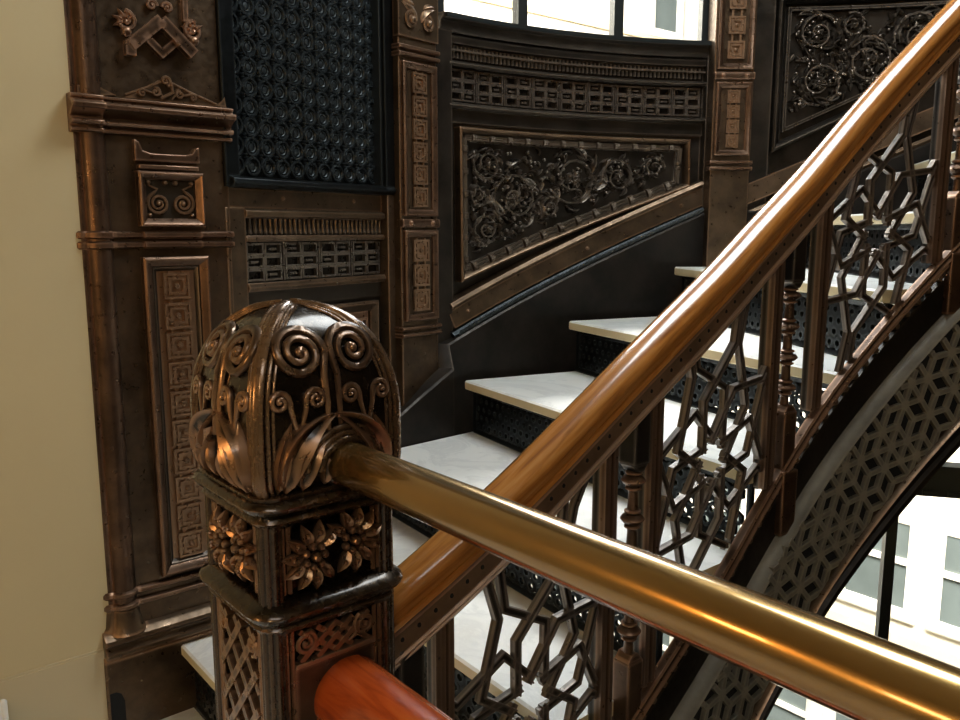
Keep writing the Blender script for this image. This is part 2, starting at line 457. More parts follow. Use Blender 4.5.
def bead_line(mb, path, pitch, w, d, big=True):
    """moulding of little reels: rods alternating with bands"""
    for (a, b) in zip(path, path[1:]):
        a = np.array(a); b = np.array(b); L = np.linalg.norm(b - a); n = max(1, int(L / pitch)); t = (b - a) / L
        nn = np.array([-t[1], t[0]])
        for o_ in (-.30, 0, .30):
            k = max(2, int(L / .05)); mb.tube([(*(a + t * L * j / k + nn * w * o_), d) for j in range(k + 1)], w * .17, 6)
        for i in range(n):
            for f in (.44, .56):
                c = a + t * (i + f) * L / n
                mb.tube([(*(c - t * .006), d), (*(c - t * .004), d), (*(c + t * .004), d), (*(c + t * .006), d)], [w * .42, w * .60, w * .60, w * .42], 8)
def inside(poly, x, y):
    r = False; j = len(poly) - 1
    for i in range(len(poly)):
        xi, yi = poly[i]; xj, yj = poly[j]
        if (yi > y) != (yj > y) and x < (xj - xi) * (y - yi) / (yj - yi) + xi: r = not r
        j = i
    return r
def foliage(mb, poly, d, seed, rmax=.085, count=26):
    """dense scrolling foliage filling a polygon: spiral vines, curling leaves, buds"""
    rnd = random.Random(seed)
    xs = [p[0] for p in poly]; ys = [p[1] for p in poly]; cs = []
    def clear(x, y):
        m = 9
        for (x0, y0), (x1, y1) in zip(poly, poly[1:] + poly[:1]):
            L = math.hypot(x1 - x0, y1 - y0); t = max(0, min(1, ((x - x0) * (x1 - x0) + (y - y0) * (y1 - y0)) / L / L))
            m = min(m, math.hypot(x - x0 - t * (x1 - x0), y - y0 - t * (y1 - y0)))
        return m
    for want in (rmax, rmax * .8, rmax * .6, rmax * .42):
        for _ in range(900):
            x = rnd.uniform(min(xs), max(xs)); y = rnd.uniform(min(ys), max(ys))
            if not inside(poly, x, y): continue
            r = min(rmax, clear(x, y) * 1.05)
            for (a, b, q) in cs: r = min(r, math.hypot(a - x, b - y) - q * .95)
            if r > want * .92: cs.append((x, y, r))
            if len(cs) > count: break
    for i, (x, y, r) in enumerate(cs):
        hand = 1 if i % 2 else -1; a0 = rnd.uniform(0, 6.28)
        mb.spiral(x, y, r * .95, 1.6, a0, hand, d + .008, .0060, False, 22)
        for q in range(6): a = q * 1.047 + a0; mb.leaf(x, y, a, r * .34, r * .20, .016, d + .006, .4, q % 2 == 0, 4)
        mb.ball(x, y, d + .016, r * .11, r * .11, .012, 7, 4)
        for k in range(9):
            a = a0 + k * .72 + rnd.uniform(-.2, .2); rr = r * rnd.uniform(.55, .98)
            lx, ly = x + rr * cos(a), y + rr * sin(a); L = r * rnd.uniform(.45, .85)
            mb.leaf(lx, ly, a + hand * rnd.uniform(.7, 1.7), L, L * .42, rnd.uniform(.014, .026), d, hand * rnd.uniform(.6, 1.8), rnd.random() < .5, 6)
    for _ in range(int(620 * (rmax / .1))):           # small leaves and buds in the gaps
        x = rnd.uniform(min(xs), max(xs)); y = rnd.uniform(min(ys), max(ys))
        if not inside(poly, x, y) or clear(x, y) < .012: continue
        if min(abs(math.hypot(a - x, b - y) - q) for a, b, q in cs) > .03: pass
        if rnd.random() < .75: mb.leaf(x, y, rnd.uniform(0, 6.28), rnd.uniform(.022, .042), rnd.uniform(.010, .018), rnd.uniform(.012, .022), d, rnd.uniform(-1.6, 1.6), rnd.random() < .5, 5)
        else: mb.ball(x, y, d + .010, .0065, .0065, .010, 6, 4)

# ------------------------------------------------------------------ CORNER PILASTER
def corner_pilaster():
    t = thing('pilaster', 'wide brown bronze corner pilaster with stacked carved panels beside the cream wall', 'pilaster', mapQ(0, 0, 0))
    mb = MB(mapQ)
    mb.box(-.105, .185, .17, 3.2, -.05, .030)                        # flat shaft
    build('shaft', mb, 'bronze', t, .003)
    mb = MB(mapQ)                                                    # quarter-round shafts at the wall side
    for s, r, d in ((-.124, .028, .022), (-.156, .016, .016)):
        mb.tube([(s, .30, d), (s, 3.2, d)], r, 14)
    build('corner_shaft', mb, 'copper', t)
    # cornice between lower and upper stage
    mb = MB(mapQ)
    prof = [(0, -.03), (0, .036), (.003, .043), (.009, .043), (.011, .034), (.015, .034), (.017, .050), (.024, .054), (.028, .050), (.029, .038), (.034, .038), (.040, .046), (.048, .060), (.050, .070), (.058, .073), (.063, .068), (.064, .052), (.069, .050), (.072, .056), (.077, .056), (.080, .044), (.080, -.03)]
    mb.sweep([(-.172, 1.425), (.194, 1.425)], prof)
    mb.sweep([(-.172, 1.425), (-.105, 1.425)], [(a, d + .012) for a, d in prof])
    build('cornice', mb, 'copper', t, .001)
    mb = MB(mapQ)                                                    # scrolled crest on the cornice
    mb.prism([(-.055, 1.507), (.175, 1.507), (.10, 1.530), (.055, 1.553), (.025, 1.553), (-.01, 1.528)], .028, .036)
    mb.prism([(.155, 1.507), (.183, 1.507), (.180, 1.530), (.172, 1.520)], .028, .040); mb.prism([(-.15, 1.507), (-.10, 1.507), (-.07, 1.51), (-.105, 1.524), (-.15, 1.524)], .0, .040)
    mb.spiral(.040, 1.552, .012, 1.3, -1.2, 1, .040, .0045)
    mb.tube([(.028, 1.512, .04), (.055, 1.528, .042), (.052, 1.55, .042)], .004)
    for sg in (-1, 1):
        mb.spiral(.045 + sg * .028, 1.526, .011, 1.2, pi / 2, sg, .038, .004, tail=[(.045 + sg * .008, 1.512)])
        mb.spiral(.045 + sg * .058, 1.521, .008, 1.2, pi / 2, -sg, .038, .0035, tail=[(.045 + sg * .03, 1.522)])
    mb.tube([(-.05, 1.514, .036), (0, 1.535, .036), (.04, 1.556, .036)], .003); mb.tube([(.04, 1.556, .036), (.10, 1.532, .036), (.16, 1.512, .036)], .003)
    build('crest', mb, 'bronze', t)
    # chevron ornament with rosettes on the upper stage
    mb = MB(mapQ)
    ch = [(-.035, 1.602), (-.035, 1.64), (.035, 1.69), (.105, 1.625), (.105, 1.607), (.040, 1.655)]
    for q0, q1 in (((-.035, 1.620), (.036, 1.684)), ((.036, 1.684), (.108, 1.618))):
        mb.bar([q0, q1], .026, .03, .052)
    mb.box(-.046, -.024, 1.598, 1.630, .03, .051)
    mb.bar([(-.004, 1.648), (.036, 1.612), (.076, 1.648)], .017, .03, .046)
    for sg, cx in ((-1, -.040), (1, .112)):
        mb.spiral(cx, 1.672, .022, 1.6, pi / 2, sg, .038, .006)
        for k in range(5): mb.leaf(cx, 1.672, k * .75 + .6, .030, .014, .012, .034)
        mb.ball(cx, 1.650, .036, .013, .012, .012)
    mb.spiral(.02, 1.715, .012, 1.4, 0, 1, .036, .005); mb.spiral(.055, 1.715, .012, 1.4, pi, -1, .036, .005)
    mb.bar([(.095, 1.69), (.095, 2.4)], .012, .03, .042); mb.bar([(-.04, 1.73), (-.04, 2.4)], .012, .03, .042)
    build('chevron_ornament', mb, 'copper', t, .001)
    # bracket plate
    mb = MB(mapQ)
    mb.prism([(-.040, 1.370), (.110, 1.370), (.110, 1.408), (.098, 1.404), (.092, 1.392), (.074, 1.388), (-.004, 1.388), (-.022, 1.394), (-.028, 1.412), (-.040, 1.418)], .028, .044)
    mb.box(-.034, .104, 1.352, 1.362, .028, .050)
    build('bracket_plate', mb, 'copper', t, .002)
    # square scroll panel
    mb = MB(mapQ); mb.frame(-.038, .114, 1.222, 1.348, .019, .028, .050); build('square_frame', mb, 'copper', t, .001)
    mb = MB(mapQ); mb.box(-.02, .096, 1.24, 1.33, .028, .032); build('panel_ground', mb, 'flat', t); mb = MB(mapQ)
    for sg in (-1, 1):
        c = .038 + sg * .029
        mb.spiral(c, 1.275, .026, 2.1, pi * .5 - sg * .4, -sg, .036, .0045, tail=[(.038 + sg * .052, 1.318), (.038 + sg * .03, 1.308)])
        mb.ball(.038 + sg * .05, 1.323, .036, .006, .006, .008); mb.ball(.038 + sg * .012, 1.323, .036, .007, .007, .009); mb.ball(.038 + sg * .05, 1.248, .034, .006)
    build('scroll_relief', mb, 'bronze', t)
    # double bead rings
    mb = MB(mapQ)
    for z in (1.203, 1.180):
        mb.sweep([(-.112, z), (.188, z)], [(-.007, .02), (-.008, .036), (-.004, .042), (.004, .042), (.008, .036), (.007, .02)])
        mb.sweep([(-.03, z), (.105, z)], [(-.008, .02), (-.009, .042), (-.004, .05), (.004, .05), (.009, .042), (.008, .02)])
        mb.ring_z = None
        for s, r, d in ((-.124, .034, .022), (-.156, .022, .016)): mb.tube([(s, z - .009, d), (s, z - .005, d), (s, z + .005, d), (s, z + .009, d)], [r * .85, r * 1.02, r * 1.02, r * .85], 14)
    build('bead_rings', mb, 'copper', t); mb = MB(mapQ)
    for s0, s1, z in ((-.112, .188, .352), (-.112, .188, .322)):
        mb.sweep([(s0, z), (s1, z)], [(-.007, .02), (-.008, .036), (-.004, .042), (.004, .042), (.008, .036), (.007, .02)])
        for s, r, d in ((-.124, .035, .022), (-.156, .023, .016)): mb.tube([(s, z - .009, d), (s, z - .004, d), (s, z + .004, d), (s, z + .009, d)], [r * .8, r, r, r * .8], 14)
    build('bead_rings', mb, 'copper', t)
    # long carved panel
    mb = MB(mapQ); mb.frame(-.038, .118, .372, 1.152, .022, .028, .048); build('panel_frame', mb, 'copper', t, .001)
    mb = MB(mapQ); mb.frame(-.016, .096, .394, 1.130, .012, .022, .036); build('inner_frame', mb, 'iron', t)
    mb = MB(mapQ); mb.box(-.005, .085, .40, 1.12, .026, .031); carved_squares(mb, -.002, .082, .402, 1.118, 10, .031)
    build('knotwork_relief', mb, 'bronze', t)
    # base mouldings, plinth
    mb = MB(mapQ)
    mb.sweep([(-.182, .203), (.188, .203)], [(0, -.03), (0, .055), (.012, .057), (.022, .050), (.03, .050), (.036, .057), (.046, .057), (.056, .046), (.062, .034), (.062, -.03)])
    mb.tube([(-.124, .255, .020), (-.124, .275, .020), (-.124, .315, .022)], [.050, .038, .031], 14); mb.tube([(-.156, .255, .014), (-.156, .275, .014), (-.156, .315, .016)], [.032, .024, .019], 14)
    build('base_moulding', mb, 'bronze', t, .001)
    mb = MB(mapQ); mb.box(-.184, .188, -.01, .204, -.05, .042)
    mb.sweep([(-.184, .190), (.188, .190)], [(0, .03), (0, .047), (.008, .047), (.012, .03)])
    build('plinth', mb, 'bronze', t, .004)
    mb = MB(mapQ); mb.prism([(-.178, .0), (-.145, .0), (-.145, .085), (-.152, .105), (-.163, .112), (-.178, .112)], .03, .0435); build('black_arch_fill', mb, 'near_black', t, label='black arched piece standing in for the dark of a notch in the plinth')  # solid black piece on the plinth face, painting the shade inside a notch
corner_pilaster()

# ------------------------------------------------------------------ SPLAYED BAY: roundel screen over carved dado
def splay_bay():
    t = thing('roundel_screen', 'blue-black iron screen of raised roundels between the two left pilasters', 'screen', mapD(.29, 1.34, 0))
    mb = MB(mapD); mb.box(.0, .60, 1.335, 3.2, -.03, -.012); build('backing_plate', mb, 'black', t)
    mb = MB(mapD)
    p = .0525; pz = .0490; n = int((.50 - .02) / p) + 1; rows = 18
    for i in range(n + 1):
        for j in range(rows):
            s = .03 + i * p; z = 1.375 + j * pz
            mb.ring(s, z, -.010, p * .41, .0048, 18, 6); mb.ring(s, z, -.012, p * .25, .0022, 14, 4)
            mb.ball(s, z, -.013, p * .20, p * .20, .0016, 10, 4)
            for sx in (-1, 1): mb.ball(s + p / 2, z + pz / 2 + sx * .004, -.008, .0042, .0046, .010, 6, 4)
            mb.bar([(s + p * .44, z), (s + p * .56, z)], .006, -.012, -.004); mb.bar([(s, z + pz * .44), (s, z + pz * .56)], .006, -.012, -.004)
    build('roundel_lattice', mb, 'black', t)
    mb = MB(mapD); mb.box(-.03, .014, 1.32, 3.2, -.03, .02); mb.box(.565, .64, 1.335, 3.2, -.03, .035); mb.box(.56, .575, 1.335, 3.2, -.03, .02)
    mb.sweep([(-.02, 1.325), (.66, 1.325)], [(-.006, -.03), (-.006, .030), (.004, .040), (.016, .036), (.022, .02), (.022, -.03)])
    build('screen_frame', mb, 'black', t, .002)
    t = thing('carved_wall_panel', 'low carved iron dado panel with key frieze under the roundel screen', 'wall panel', mapD(.29, 0, 0))
    mb = MB(mapD)
    mb.box(-.03, .66, 1.268, 1.319, -.03, .004); mb.box(-.03, .032, 0, 1.27, -.03, .012)
    mb.box(.575, .66, -.1, 1.335, -.03, .030)
    for s in (.17, .45): mb.ball(s, 1.297, .004, .006, .006, .006)
    build('stile_frame', mb, 'bronze', t, .002)
    mb = MB(mapD); mb.sweep([(.03, 1.244), (.585, 1.244)], [(0, -.02), (0, .012), (.006, .018), (.018, .018), (.024, .006), (.024, -.02)])
    mb.sweep([(.03, 1.192), (.575, 1.192)], [(-.008, -.02), (-.008, .012), (0, .016), (.008, .012), (.008, -.02)])
    mb.sweep([(.03, 1.066), (.575, 1.066)], [(-.010, -.02), (-.010, .014), (0, .02), (.012, .014), (.012, -.02)])
    build('ledge_moulding', mb, 'bronze', t, .001)
    mb = MB(mapD); mb.box(.03, .58, 1.195, 1.25, -.03, -.012)
    for i in range(31): s = .04 + i * .0178; mb.tube([(s, 1.243, -.004), (s, 1.205, -.004)], [.0045, .0062], 6); mb.ball(s, 1.207, -.003, .006, .007, .006, 6, 4)
    build('dentil_row', mb, 'iron', t)
    mb = MB(mapD); mb.box(.03, .58, 1.07, 1.19, -.03, -.012); key_band(mb, .034, .576, 1.078, 1.184, 4, -.012); build('key_frieze', mb, 'relief', t)
    mb = MB(mapD); mb.box(.03, .58, -.1, 1.056, -.03, -.008); mb.box(.03, .58, 1.012, 1.055, -.03, -.002); build('plain_field', mb, 'flat', t)
    mb = MB(mapD); mb.frame(.06, .545, .3, 1.0, .03, -.01, .012); build('lower_frame', mb, 'bronze', t)
    mb = MB(mapD); mb.box(.09, .515, .33, .97, -.012, -.006); 
    for j in range(4): key_band(mb, .10, .505, .82 - j * .15, .955 - j * .15, 3, -.006)
    build('key_relief', mb, 'copper', t)
splay_bay()

# ------------------------------------------------------------------ narrow pilasters
def narrow_pilaster(fm, s0, s1, zbot, zb0, ring_z, mid_z, cap_z, label, loc, low_n, up_n, foliage_cap):
    t = thing('pilaster', label, 'pilaster', loc); w = s1 - s0; m = w * .16
    mb = MB(fm); mb.box(s0, s1, zbot, 3.2, -.08, .018); build('shaft', mb, 'bronze', t, .003)
    mb = MB(fm)
    def rings(z):
        for k in (0, 1):
            zz = z + k * .021
            mb.sweep([(s0 - .006, zz), (s1 + .006, zz)], [(-.007, -.02), (-.007, .024), (-.003, .030), (.004, .030), (.007, .024), (.007, -.02)])
    rings(zb0); build('bead_rings', mb, 'copper', t, .001); mb = MB(fm); rings(ring_z); build('bead_rings', mb, 'copper', t, .001); mb = MB(fm)
    mb.sweep([(s0, mid_z - .013), (s1, mid_z - .013)], [(0, 0), (0, .026), (.006, .030), (.02, .030), (.026, .026), (.026, 0)])
    for sg in (-1, 1): mb.ball((s0 + s1) / 2 + sg * w * .3, mid_z, .03, .007, .008, .008)
    build('middle_band', mb, 'copper', t, .001)
    mb = MB(fm); mb.frame(s0 + .008, s1 - .008, zb0 + .045, mid_z - .022, .020, .016, .030); build('panel_frame', mb, 'copper', t, .001)
    mb = MB(fm); mb.frame(s0 + .008, s1 - .008, mid_z + .022, ring_z - .02, .020, .016, .030); build('panel_frame', mb, 'copper', t, .001)
    mb = MB(fm); carved_squares(mb, s0 + .034, s1 - .034, zb0 + .07, mid_z - .046, low_n, .018); build('knotwork_relief', mb, 'bronze', t)
    mb = MB(fm); carved_squares(mb, s0 + .034, s1 - .034, mid_z + .046, ring_z - .044, up_n, .018); build('knotwork_relief', mb, 'bronze', t)
    if foliage_cap:
        mb = MB(fm); mb.box(s0 - .004, s1 + .004, cap_z, cap_z + .16, .0, .024)
        c = (s0 + s1) / 2
        for sg in (-1, 1):
            mb.spiral(c + sg * .035, cap_z + .05, .024, 1.6, pi / 2, -sg, .028, .006)
            mb.ball(c + sg * .035, cap_z + .05, .03, .012, .012, .014)
            mb.leaf(c + sg * .01, cap_z + .05, pi / 2 - sg * .5, .08, .03, .014, .024, -sg * 1.0)
            mb.leaf(c + sg * .02, cap_z + .09, pi / 2 - sg * 1.1, .05, .022, .012, .024, -sg * .6)
        build('leaf_capital', mb, 'bronze', t)
narrow_pilaster(mapP2, .028, .19, .05, .885, 1.735, 1.235, 1.785, 'narrow bronze pilaster standing left of the curved window bay, knotwork panels', mapP2(.11, .05, 0), 3, 6, True)
narrow_pilaster(mapP3, -.045, .10, .85, 1.435, 2.35, 1.757, 2.4, 'narrow bronze pilaster standing right of the curved window bay', mapP3(.03, .85, 0), 4, 6, False)

# ------------------------------------------------------------------ WINDOW BAY PANEL
def bay_panel():
    t = thing('carved_wall_panel', 'curved bay wall panel with sloping scroll foliage relief below the bright window', 'wall panel', B1c(.55, .7, 0))
    st = .06
    mb = MB(B1c)
    mb.sweep([(-.01, 1.835), (1.13, 1.835)], [(0, -.05), (0, .012), (.012, .020), (.030, .022), (.036, .034), (.052, .036), (.052, -.05)], step=st)
    mb.sweep([(-.01, 1.805), (1.13, 1.805)], [(0, -.05), (0, .006), (.02, .010), (.03, .002), (.03, -.05)], step=st)
    build('sill_moulding', mb, 'iron', t, .001)
    mb = MB(B1c); mb.sweep([(.03, 1.742), (1.06, 1.742)], [(-.008, -.03), (-.008, .012), (0, .02), (.008, .012), (.008, -.03)], step=st)
    mb.sweep([(.03, 1.612), (1.06, 1.612)], [(-.008, -.03), (-.008, .012), (0, .02), (.010, .012), (.010, -.03)], step=st)
    mb.box(.03, 1.06, 1.748, 1.806, -.03, -.016, 16)
    build('ledge_moulding', mb, 'iron', t)
    mb = MB(B1c)
    for i in range(64): s = .045 + i * .0158; mb.tube([(s, 1.80, -.006), (s, 1.762, -.006)], [.004, .0058], 6)
    mb.sweep([(.03, 1.786), (1.06, 1.786)], [(-.003, -.02), (-.003, .004), (.003, .004), (.003, -.02)], step=st)
    build('dentil_row', mb, 'iron', t)
    mb = MB(B1c); mb.box(.03, 1.06, 1.618, 1.738, -.03, -.014, 16); key_band(mb, .04, 1.05, 1.626, 1.732, 9, -.014); build('key_frieze', mb, 'relief', t)
    mb = MB(B1c); mb.box(-.03, .040, .78, 1.84, -.03, .016, 2); mb.box(1.06, 1.15, 1.15, 1.84, -.03, .022, 2)
    mb.box(.04, 1.06, 1.56, 1.605, -.03, -.006, 16)
    # field behind the relief, cut to the stair slope
    rows = [(mb.pt(.03 + i * .0647, .80 + .40 * (.03 + i * .0647), -.022), mb.pt(.03 + i * .0647, 1.6, -.022)) for i in range(17)]
    for a, b in zip(rows, rows[1:]): mb.face(a[0], b[0], b[1], a[1])
    build('field_frame', mb, 'iron', t, .0015)
    tri = [(.078, 1.040), (1.015, 1.372), (1.010, 1.545), (.073, 1.548)]
    mb = MB(B1c); mb.sweep(tri, [(0, -.022), (0, .012), (.006, .016), (.014, .010), (.02, -.004), (.02, -.022)], True, .06); build('panel_frame', mb, 'bronze', t, .001)
    # inner offset of the frame for the bead moulding
    tb = [(.105, 1.080), (.965, 1.386), (.975, 1.514), (.103, 1.516)]
    mb = MB(B1c); bead_line(mb, tb[:2], .072, .032, -.006); bead_line(mb, tb[1:] + tb[:1], .068, .020, -.002); build('bead_moulding', mb, 'iron', t)
    mb = MB(B1c); mb.sweep(tb, [(.008, -.022), (.008, -.008), (.013, -.008), (.013, -.022)], True, .06)
    inner = [(.128, 1.115), (.90, 1.392), (.945, 1.492), (.126, 1.494)]
    foliage(mb, inner, -.022, 3, .105, 40)
    build('foliage_relief', mb, 'relief', t)
    # sloped board and its mouldings
    mb = MB(B1c)
    sl = lambda s: .873 + .409 * s
    mb.sweep([(.03, sl(.03) + .075), (1.09, sl(1.09) + .075)], [(-.012, -.03), (-.012, .020), (0, .026), (.012, .018), (.016, -.03)], step=st)
    mb.sweep([(.03, sl(.03) + .035), (1.09, sl(1.09) + .035)], [(-.036, -.03), (-.036, .022), (.034, .014), (.034, -.03)], step=st)
    for s in (.10, .60, .98): mb.ball(s, sl(s) + .03, .02, .007, .007, .007)
    build('sloped_rail', mb, 'bronze', t, .001)
    mb = MB(B1c); mb.sweep([(.03, sl(.03) - .02), (1.09, sl(1.09) - .02)], [(-.012, -.03), (-.012, .03), (0, .036), (.010, .028), (.010, -.03)], step=st)
    s = .05
    while s < 1.08:
        mb.tube([(s, sl(s) - .025, .036), (s + .010, sl(s) - .012, .038)], .0048, 5); s += .0115
    build('rope_moulding', mb, 'black', t)
bay_panel()

def right_bay():
    t = thing('carved_wall_panel', 'dark foliage wall panel at upper right behind the handrail', 'wall panel', B2c(.5, 1.3, 0))
    mb = MB(B2c)
    poly = [(.03, 1.50), (.75, 1.83), (.75, 2.06), (.03, 2.06)]
    mb.sweep(poly, [(0, -.03), (0, .012), (.008, .018), (.018, .010), (.026, -.006), (.026, -.03)], True, .06)
    mb.box(-.16, .02, 1.2, 3.2, -.04, .004, 3); mb.box(.02, 1.4, 2.10, 2.18, -.04, .02, 10)
    build('panel_frame', mb, 'iron', t, .001)
    mb = MB(B2c); mb.sweep([(.07, 1.575), (.70, 1.86), (.70, 2.02), (.07, 2.02)], [(0, -.03), (0, -.012), (.012, -.012), (.012, -.03)], True, .06)
    foliage(mb, [(.09, 1.61), (.69, 1.88), (.69, 2.0), (.09, 2.0)], -.030, 11, .10, 30); build('foliage_relief', mb, 'relief', t)
    mb = MB(B2c); sl = lambda s: 1.37 + .42 * s
    mb.sweep([(-.1, sl(-.1)), (1.3, sl(1.3))], [(-.036, -.04), (-.036, .018), (.034, .010), (.034, -.04)], step=.06)
    mb.sweep([(-.1, sl(-.1) - .075), (1.3, sl(1.3) - .075)], [(-.012, -.04), (-.012, .028), (0, .034), (.010, .026), (.010, -.04)], step=.06)
    build('sloped_rail', mb, 'bronze', t)
right_bay()

# ------------------------------------------------------------------ UPPER WINDOW
def upper_window():
    f = MB(B1c)
    f.box(.0, 1.10, 1.872, 1.886, -.06, .045, 14)
    for s in (.015, .345, .725, 1.065): f.box(s - .018, s + .018, 1.886, 2.9, -.055, -.015)
    f.box(1.075, 1.13, 1.886, 2.9, -.06, .02); f.box(-.02, .006, 1.886, 2.9, -.06, .02)
    f.box(.0, 1.10, 2.86, 2.9, -.06, .0, 14)
    f.box(.40, .60, 1.886, 1.898, -.05, .0, 2)
    o = build('window_1', f, 'frame', kind='structure')
    for k, (a, b) in enumerate(((.033, .327), (.363, .707), (.743, 1.047))):
        g = MB(B1c); g.box(a, b, 1.886, 2.86, -.037, -.033, 5); build('pane', g, 'glass', o)
upper_window()
# lower window wall under the stair
B3c = Curve(arc_pts((.55, 3.12), 80, 130, 2.4))
def lower_window():
    f = MB(B3c)
    f.box(-.1, 2.4, .20, .318, -.05, .02, 24)
    for i in range(26): f.box(.0 + i * .09, .045 + i * .09, .205, .225, .02, .028)
    f.sweep([(-.1, .318), (2.4, .318)], [(-.008, -.05), (-.008, .03), (.006, .03), (.006, -.05)], step=.1)
    for s in (.10, .61, 1.08, 1.56, 2.1): f.box(s - .020, s + .020, -1.6, .20, -.05, .0); f.box(s - .02, s + .02, .318, .9, -.05, 0)
    f.box(-.1, 2.4, -1.7, -1.6, -.05, .03, 24)
    o = build('window_2', f, 'frame', kind='structure')
    e = (-.1, .10, .61, 1.08, 1.56, 2.1, 2.4)
    for a, b in zip(e, e[1:]):
        g = MB(B3c); g.box(a + .02, b - .02, -1.6, .20, -.032, -.028, 4); build('pane', g, 'glass', o)
        g = MB(B3c); g.box(a + .02, b - .02, .318, .9, -.032, -.028, 4); build('pane', g, 'glass', o)
lower_window()

# ------------------------------------------------------------------ STEPS
WALLP = [(-.78, 1.97), (-.55, 2.21), (-.33, 2.425), (-.05, 2.69), (.311, 2.86), (.715, 3.04), (1.13, 3.08), (1.53, 3.02), (1.90, 2.88)]
INS = [.035, .33, .58, .87, 1.15, 1.28, 1.45, 1.62, 1.80]
ORD = ['lowest marble step, beside the newel post and the corner pilaster base', 'second marble step up, behind the newel post', 'third marble step up, just above the brass rail',
       'fourth marble step up, its pointed wall corner just right of the newel dome', 'fifth marble step up, its corner under the foliage panel left of the handrail', 'sixth marble step up, near eye level below the right pilaster',
       'seventh marble step up, seen edge-on through the right grille', 'topmost marble step in view, behind the rightmost baluster']
def steps():
    for k in range(8):
        zt = RISE * (k + 1); th = .030
        w0 = np.array(WALLP[k]); w1 = np.array(WALLP[k + 1])
        i0, t0 = RAIL.at(INS[k]); i1, t1 = RAIL.at(INS[k + 1])
        nrm = lambda t: np.array([t[1], -t[0]])
        i0 = i0 - nrm(t0) * .012; i1 = i1 - nrm(t1) * .012
        t = thing('stair_step', ORD[k], 'stair step', ((w0[0] + i0[0]) / 2, (w0[1] + i0[1]) / 2, zt - RISE), 'marble stair steps')
        fwd0 = (w1 - w0); fwd1 = (i1 - i0)
        e0 = fwd0 / np.linalg.norm(fwd0); e1 = fwd1 / np.linalg.norm(fwd1)
        back0 = w1 + e0 * .035; back1 = i1 + e1 * .02
        if k == 0: pass
        mb = MB()
        # rounded nosing: polygon loop with three heights
        def loop(z, inset):
            v = (i0 - w0); v = v / np.linalg.norm(v); nn = np.array([v[1], -v[0]])
            if np.dot(nn, e0) < 0: nn = -nn
            for p in (w0 + nn * inset, i0 + nn * inset, back1, back0): mb.v.append((p[0], p[1], z)); mb.uv.append((0, 0))
        for z, ins in ((zt - th, .004), (zt - th + .004, 0), (zt - .005, 0), (zt, .005)): loop(z, ins)
        mb.face(0, 1, 2, 3); mb.face(15, 14, 13, 12)
        for r in range(3):
            for j in range(4): mb.face(r * 4 + j, r * 4 + (j + 1) % 4, r * 4 + 4 + (j + 1) % 4, r * 4 + 4 + j)
        build('tread', mb, 'marble', t)
        # pierced riser: packed rings with a frame
        r0 = w0 + e0 * .035; r1 = i0 + e1 * .022; L = np.linalg.norm(r1 - r0); a = math.degrees(math.atan2((r1 - r0)[0], (r1 - r0)[1]))
        fm = plane(r0, a); z0 = zt - RISE; z1 = zt - th; mb = MB(fm)
        mb.frame(0, L, z0, z1, .016, -.005, .005)
        p = .0345; rows = 4; cols = int((L - .03) / p)
        for i in range(cols):
            for j in range(rows):
                zc = z0 + .018 + (j + .5) * (z1 - z0 - .036) / rows
                s = .018 + (i + .5) * p + (p / 2 if j % 2 else 0)
                if s > L - .02: continue
                v = []
                for d in (-.004, .004):
                    for rr in (p * .56, p * .27):
                        v.append([mb.pt(s + rr * cos(q * pi / 3 + pi / 6) , zc + rr * .93 * sin(q * pi / 3 + pi / 6), d) for q in range(6)])
                for q in range(6):
                    q1 = (q + 1) % 6
                    mb.face(v[0][q], v[0][q1], v[1][q1], v[1][q]); mb.face(v[2][q], v[3][q], v[3][q1], v[2][q1]); mb.face(v[1][q], v[1][q1], v[3][q1], v[3][q])
        build('riser', mb, 'black', t, label='pierced dark iron riser')
steps()
# plain wall string that the steps die into
def wall_string():
    pts = [np.array(PO) + DA * .16, np.array([-.60, 2.12])] + [np.array(p) for p in WALLP[1:]]
    cur = Curve([p for p in ([np.array(PO) + DA * .15, np.array([-.585, 2.11]), np.array([-.50, 2.235]), np.array([-.35, 2.43]), np.array([-.20, 2.56]), np.array([-.085, 2.665])] + [np.array(B1c(s, 0, .045)[:2]) for s in np.linspace(.0, 1.1, 12)] + [np.array(B2c(s, 0, .04)[:2]) for s in np.linspace(.0, 1.3, 10)])])
    L = cur.S
    # heights of the upper edge at each plan point
    zt = [.17, .36, .44, .56, .68, .765] + [.842 + .409 * s for s in np.linspace(.0, 1.1, 12)] + [1.283 + .42 * s for s in np.linspace(0, 1.3, 10)]
    mb = MB(cur); rows = []
    for s, z in zip(L, zt): rows.append([mb.pt(s, z - .75, -.05), mb.pt(s, z - .75, 0), mb.pt(s, z - .006, 0), mb.pt(s, z, -.006), mb.pt(s, z, -.05)])
    for a, b in zip(rows, rows[1:]):
        for j in range(5): mb.face(a[j], a[(j + 1) % 5], b[(j + 1) % 5], b[j])
    mb.face(*rows[0][::-1]); mb.face(*rows[-1])
    o = build('stair_skirting', mb, 'flat'); tag(o, 'smooth dark iron skirting rising along the curved wall beside the marble steps', 'skirting')
wall_string()

def clip_poly(a, b, poly):
    """clip segment a-b to a convex counter-clockwise polygon"""
    t0, t1 = 0., 1.; a = np.array(a); b = np.array(b); dv = b - a
    for p, q in zip(poly, poly[1:] + poly[:1]):
        p = np.array(p); q = np.array(q); e = q - p; nn = np.array([-e[1], e[0]])
        num = np.dot(nn, a - p); den = np.dot(nn, dv)
        if abs(den) < 1e-12:
            if num < 0: return None
            continue
        t = -num / den
        if den > 0: t0 = max(t0, t)
        else: t1 = min(t1, t)
    return None if t0 >= t1 else (a + dv * t0, a + dv * t1)
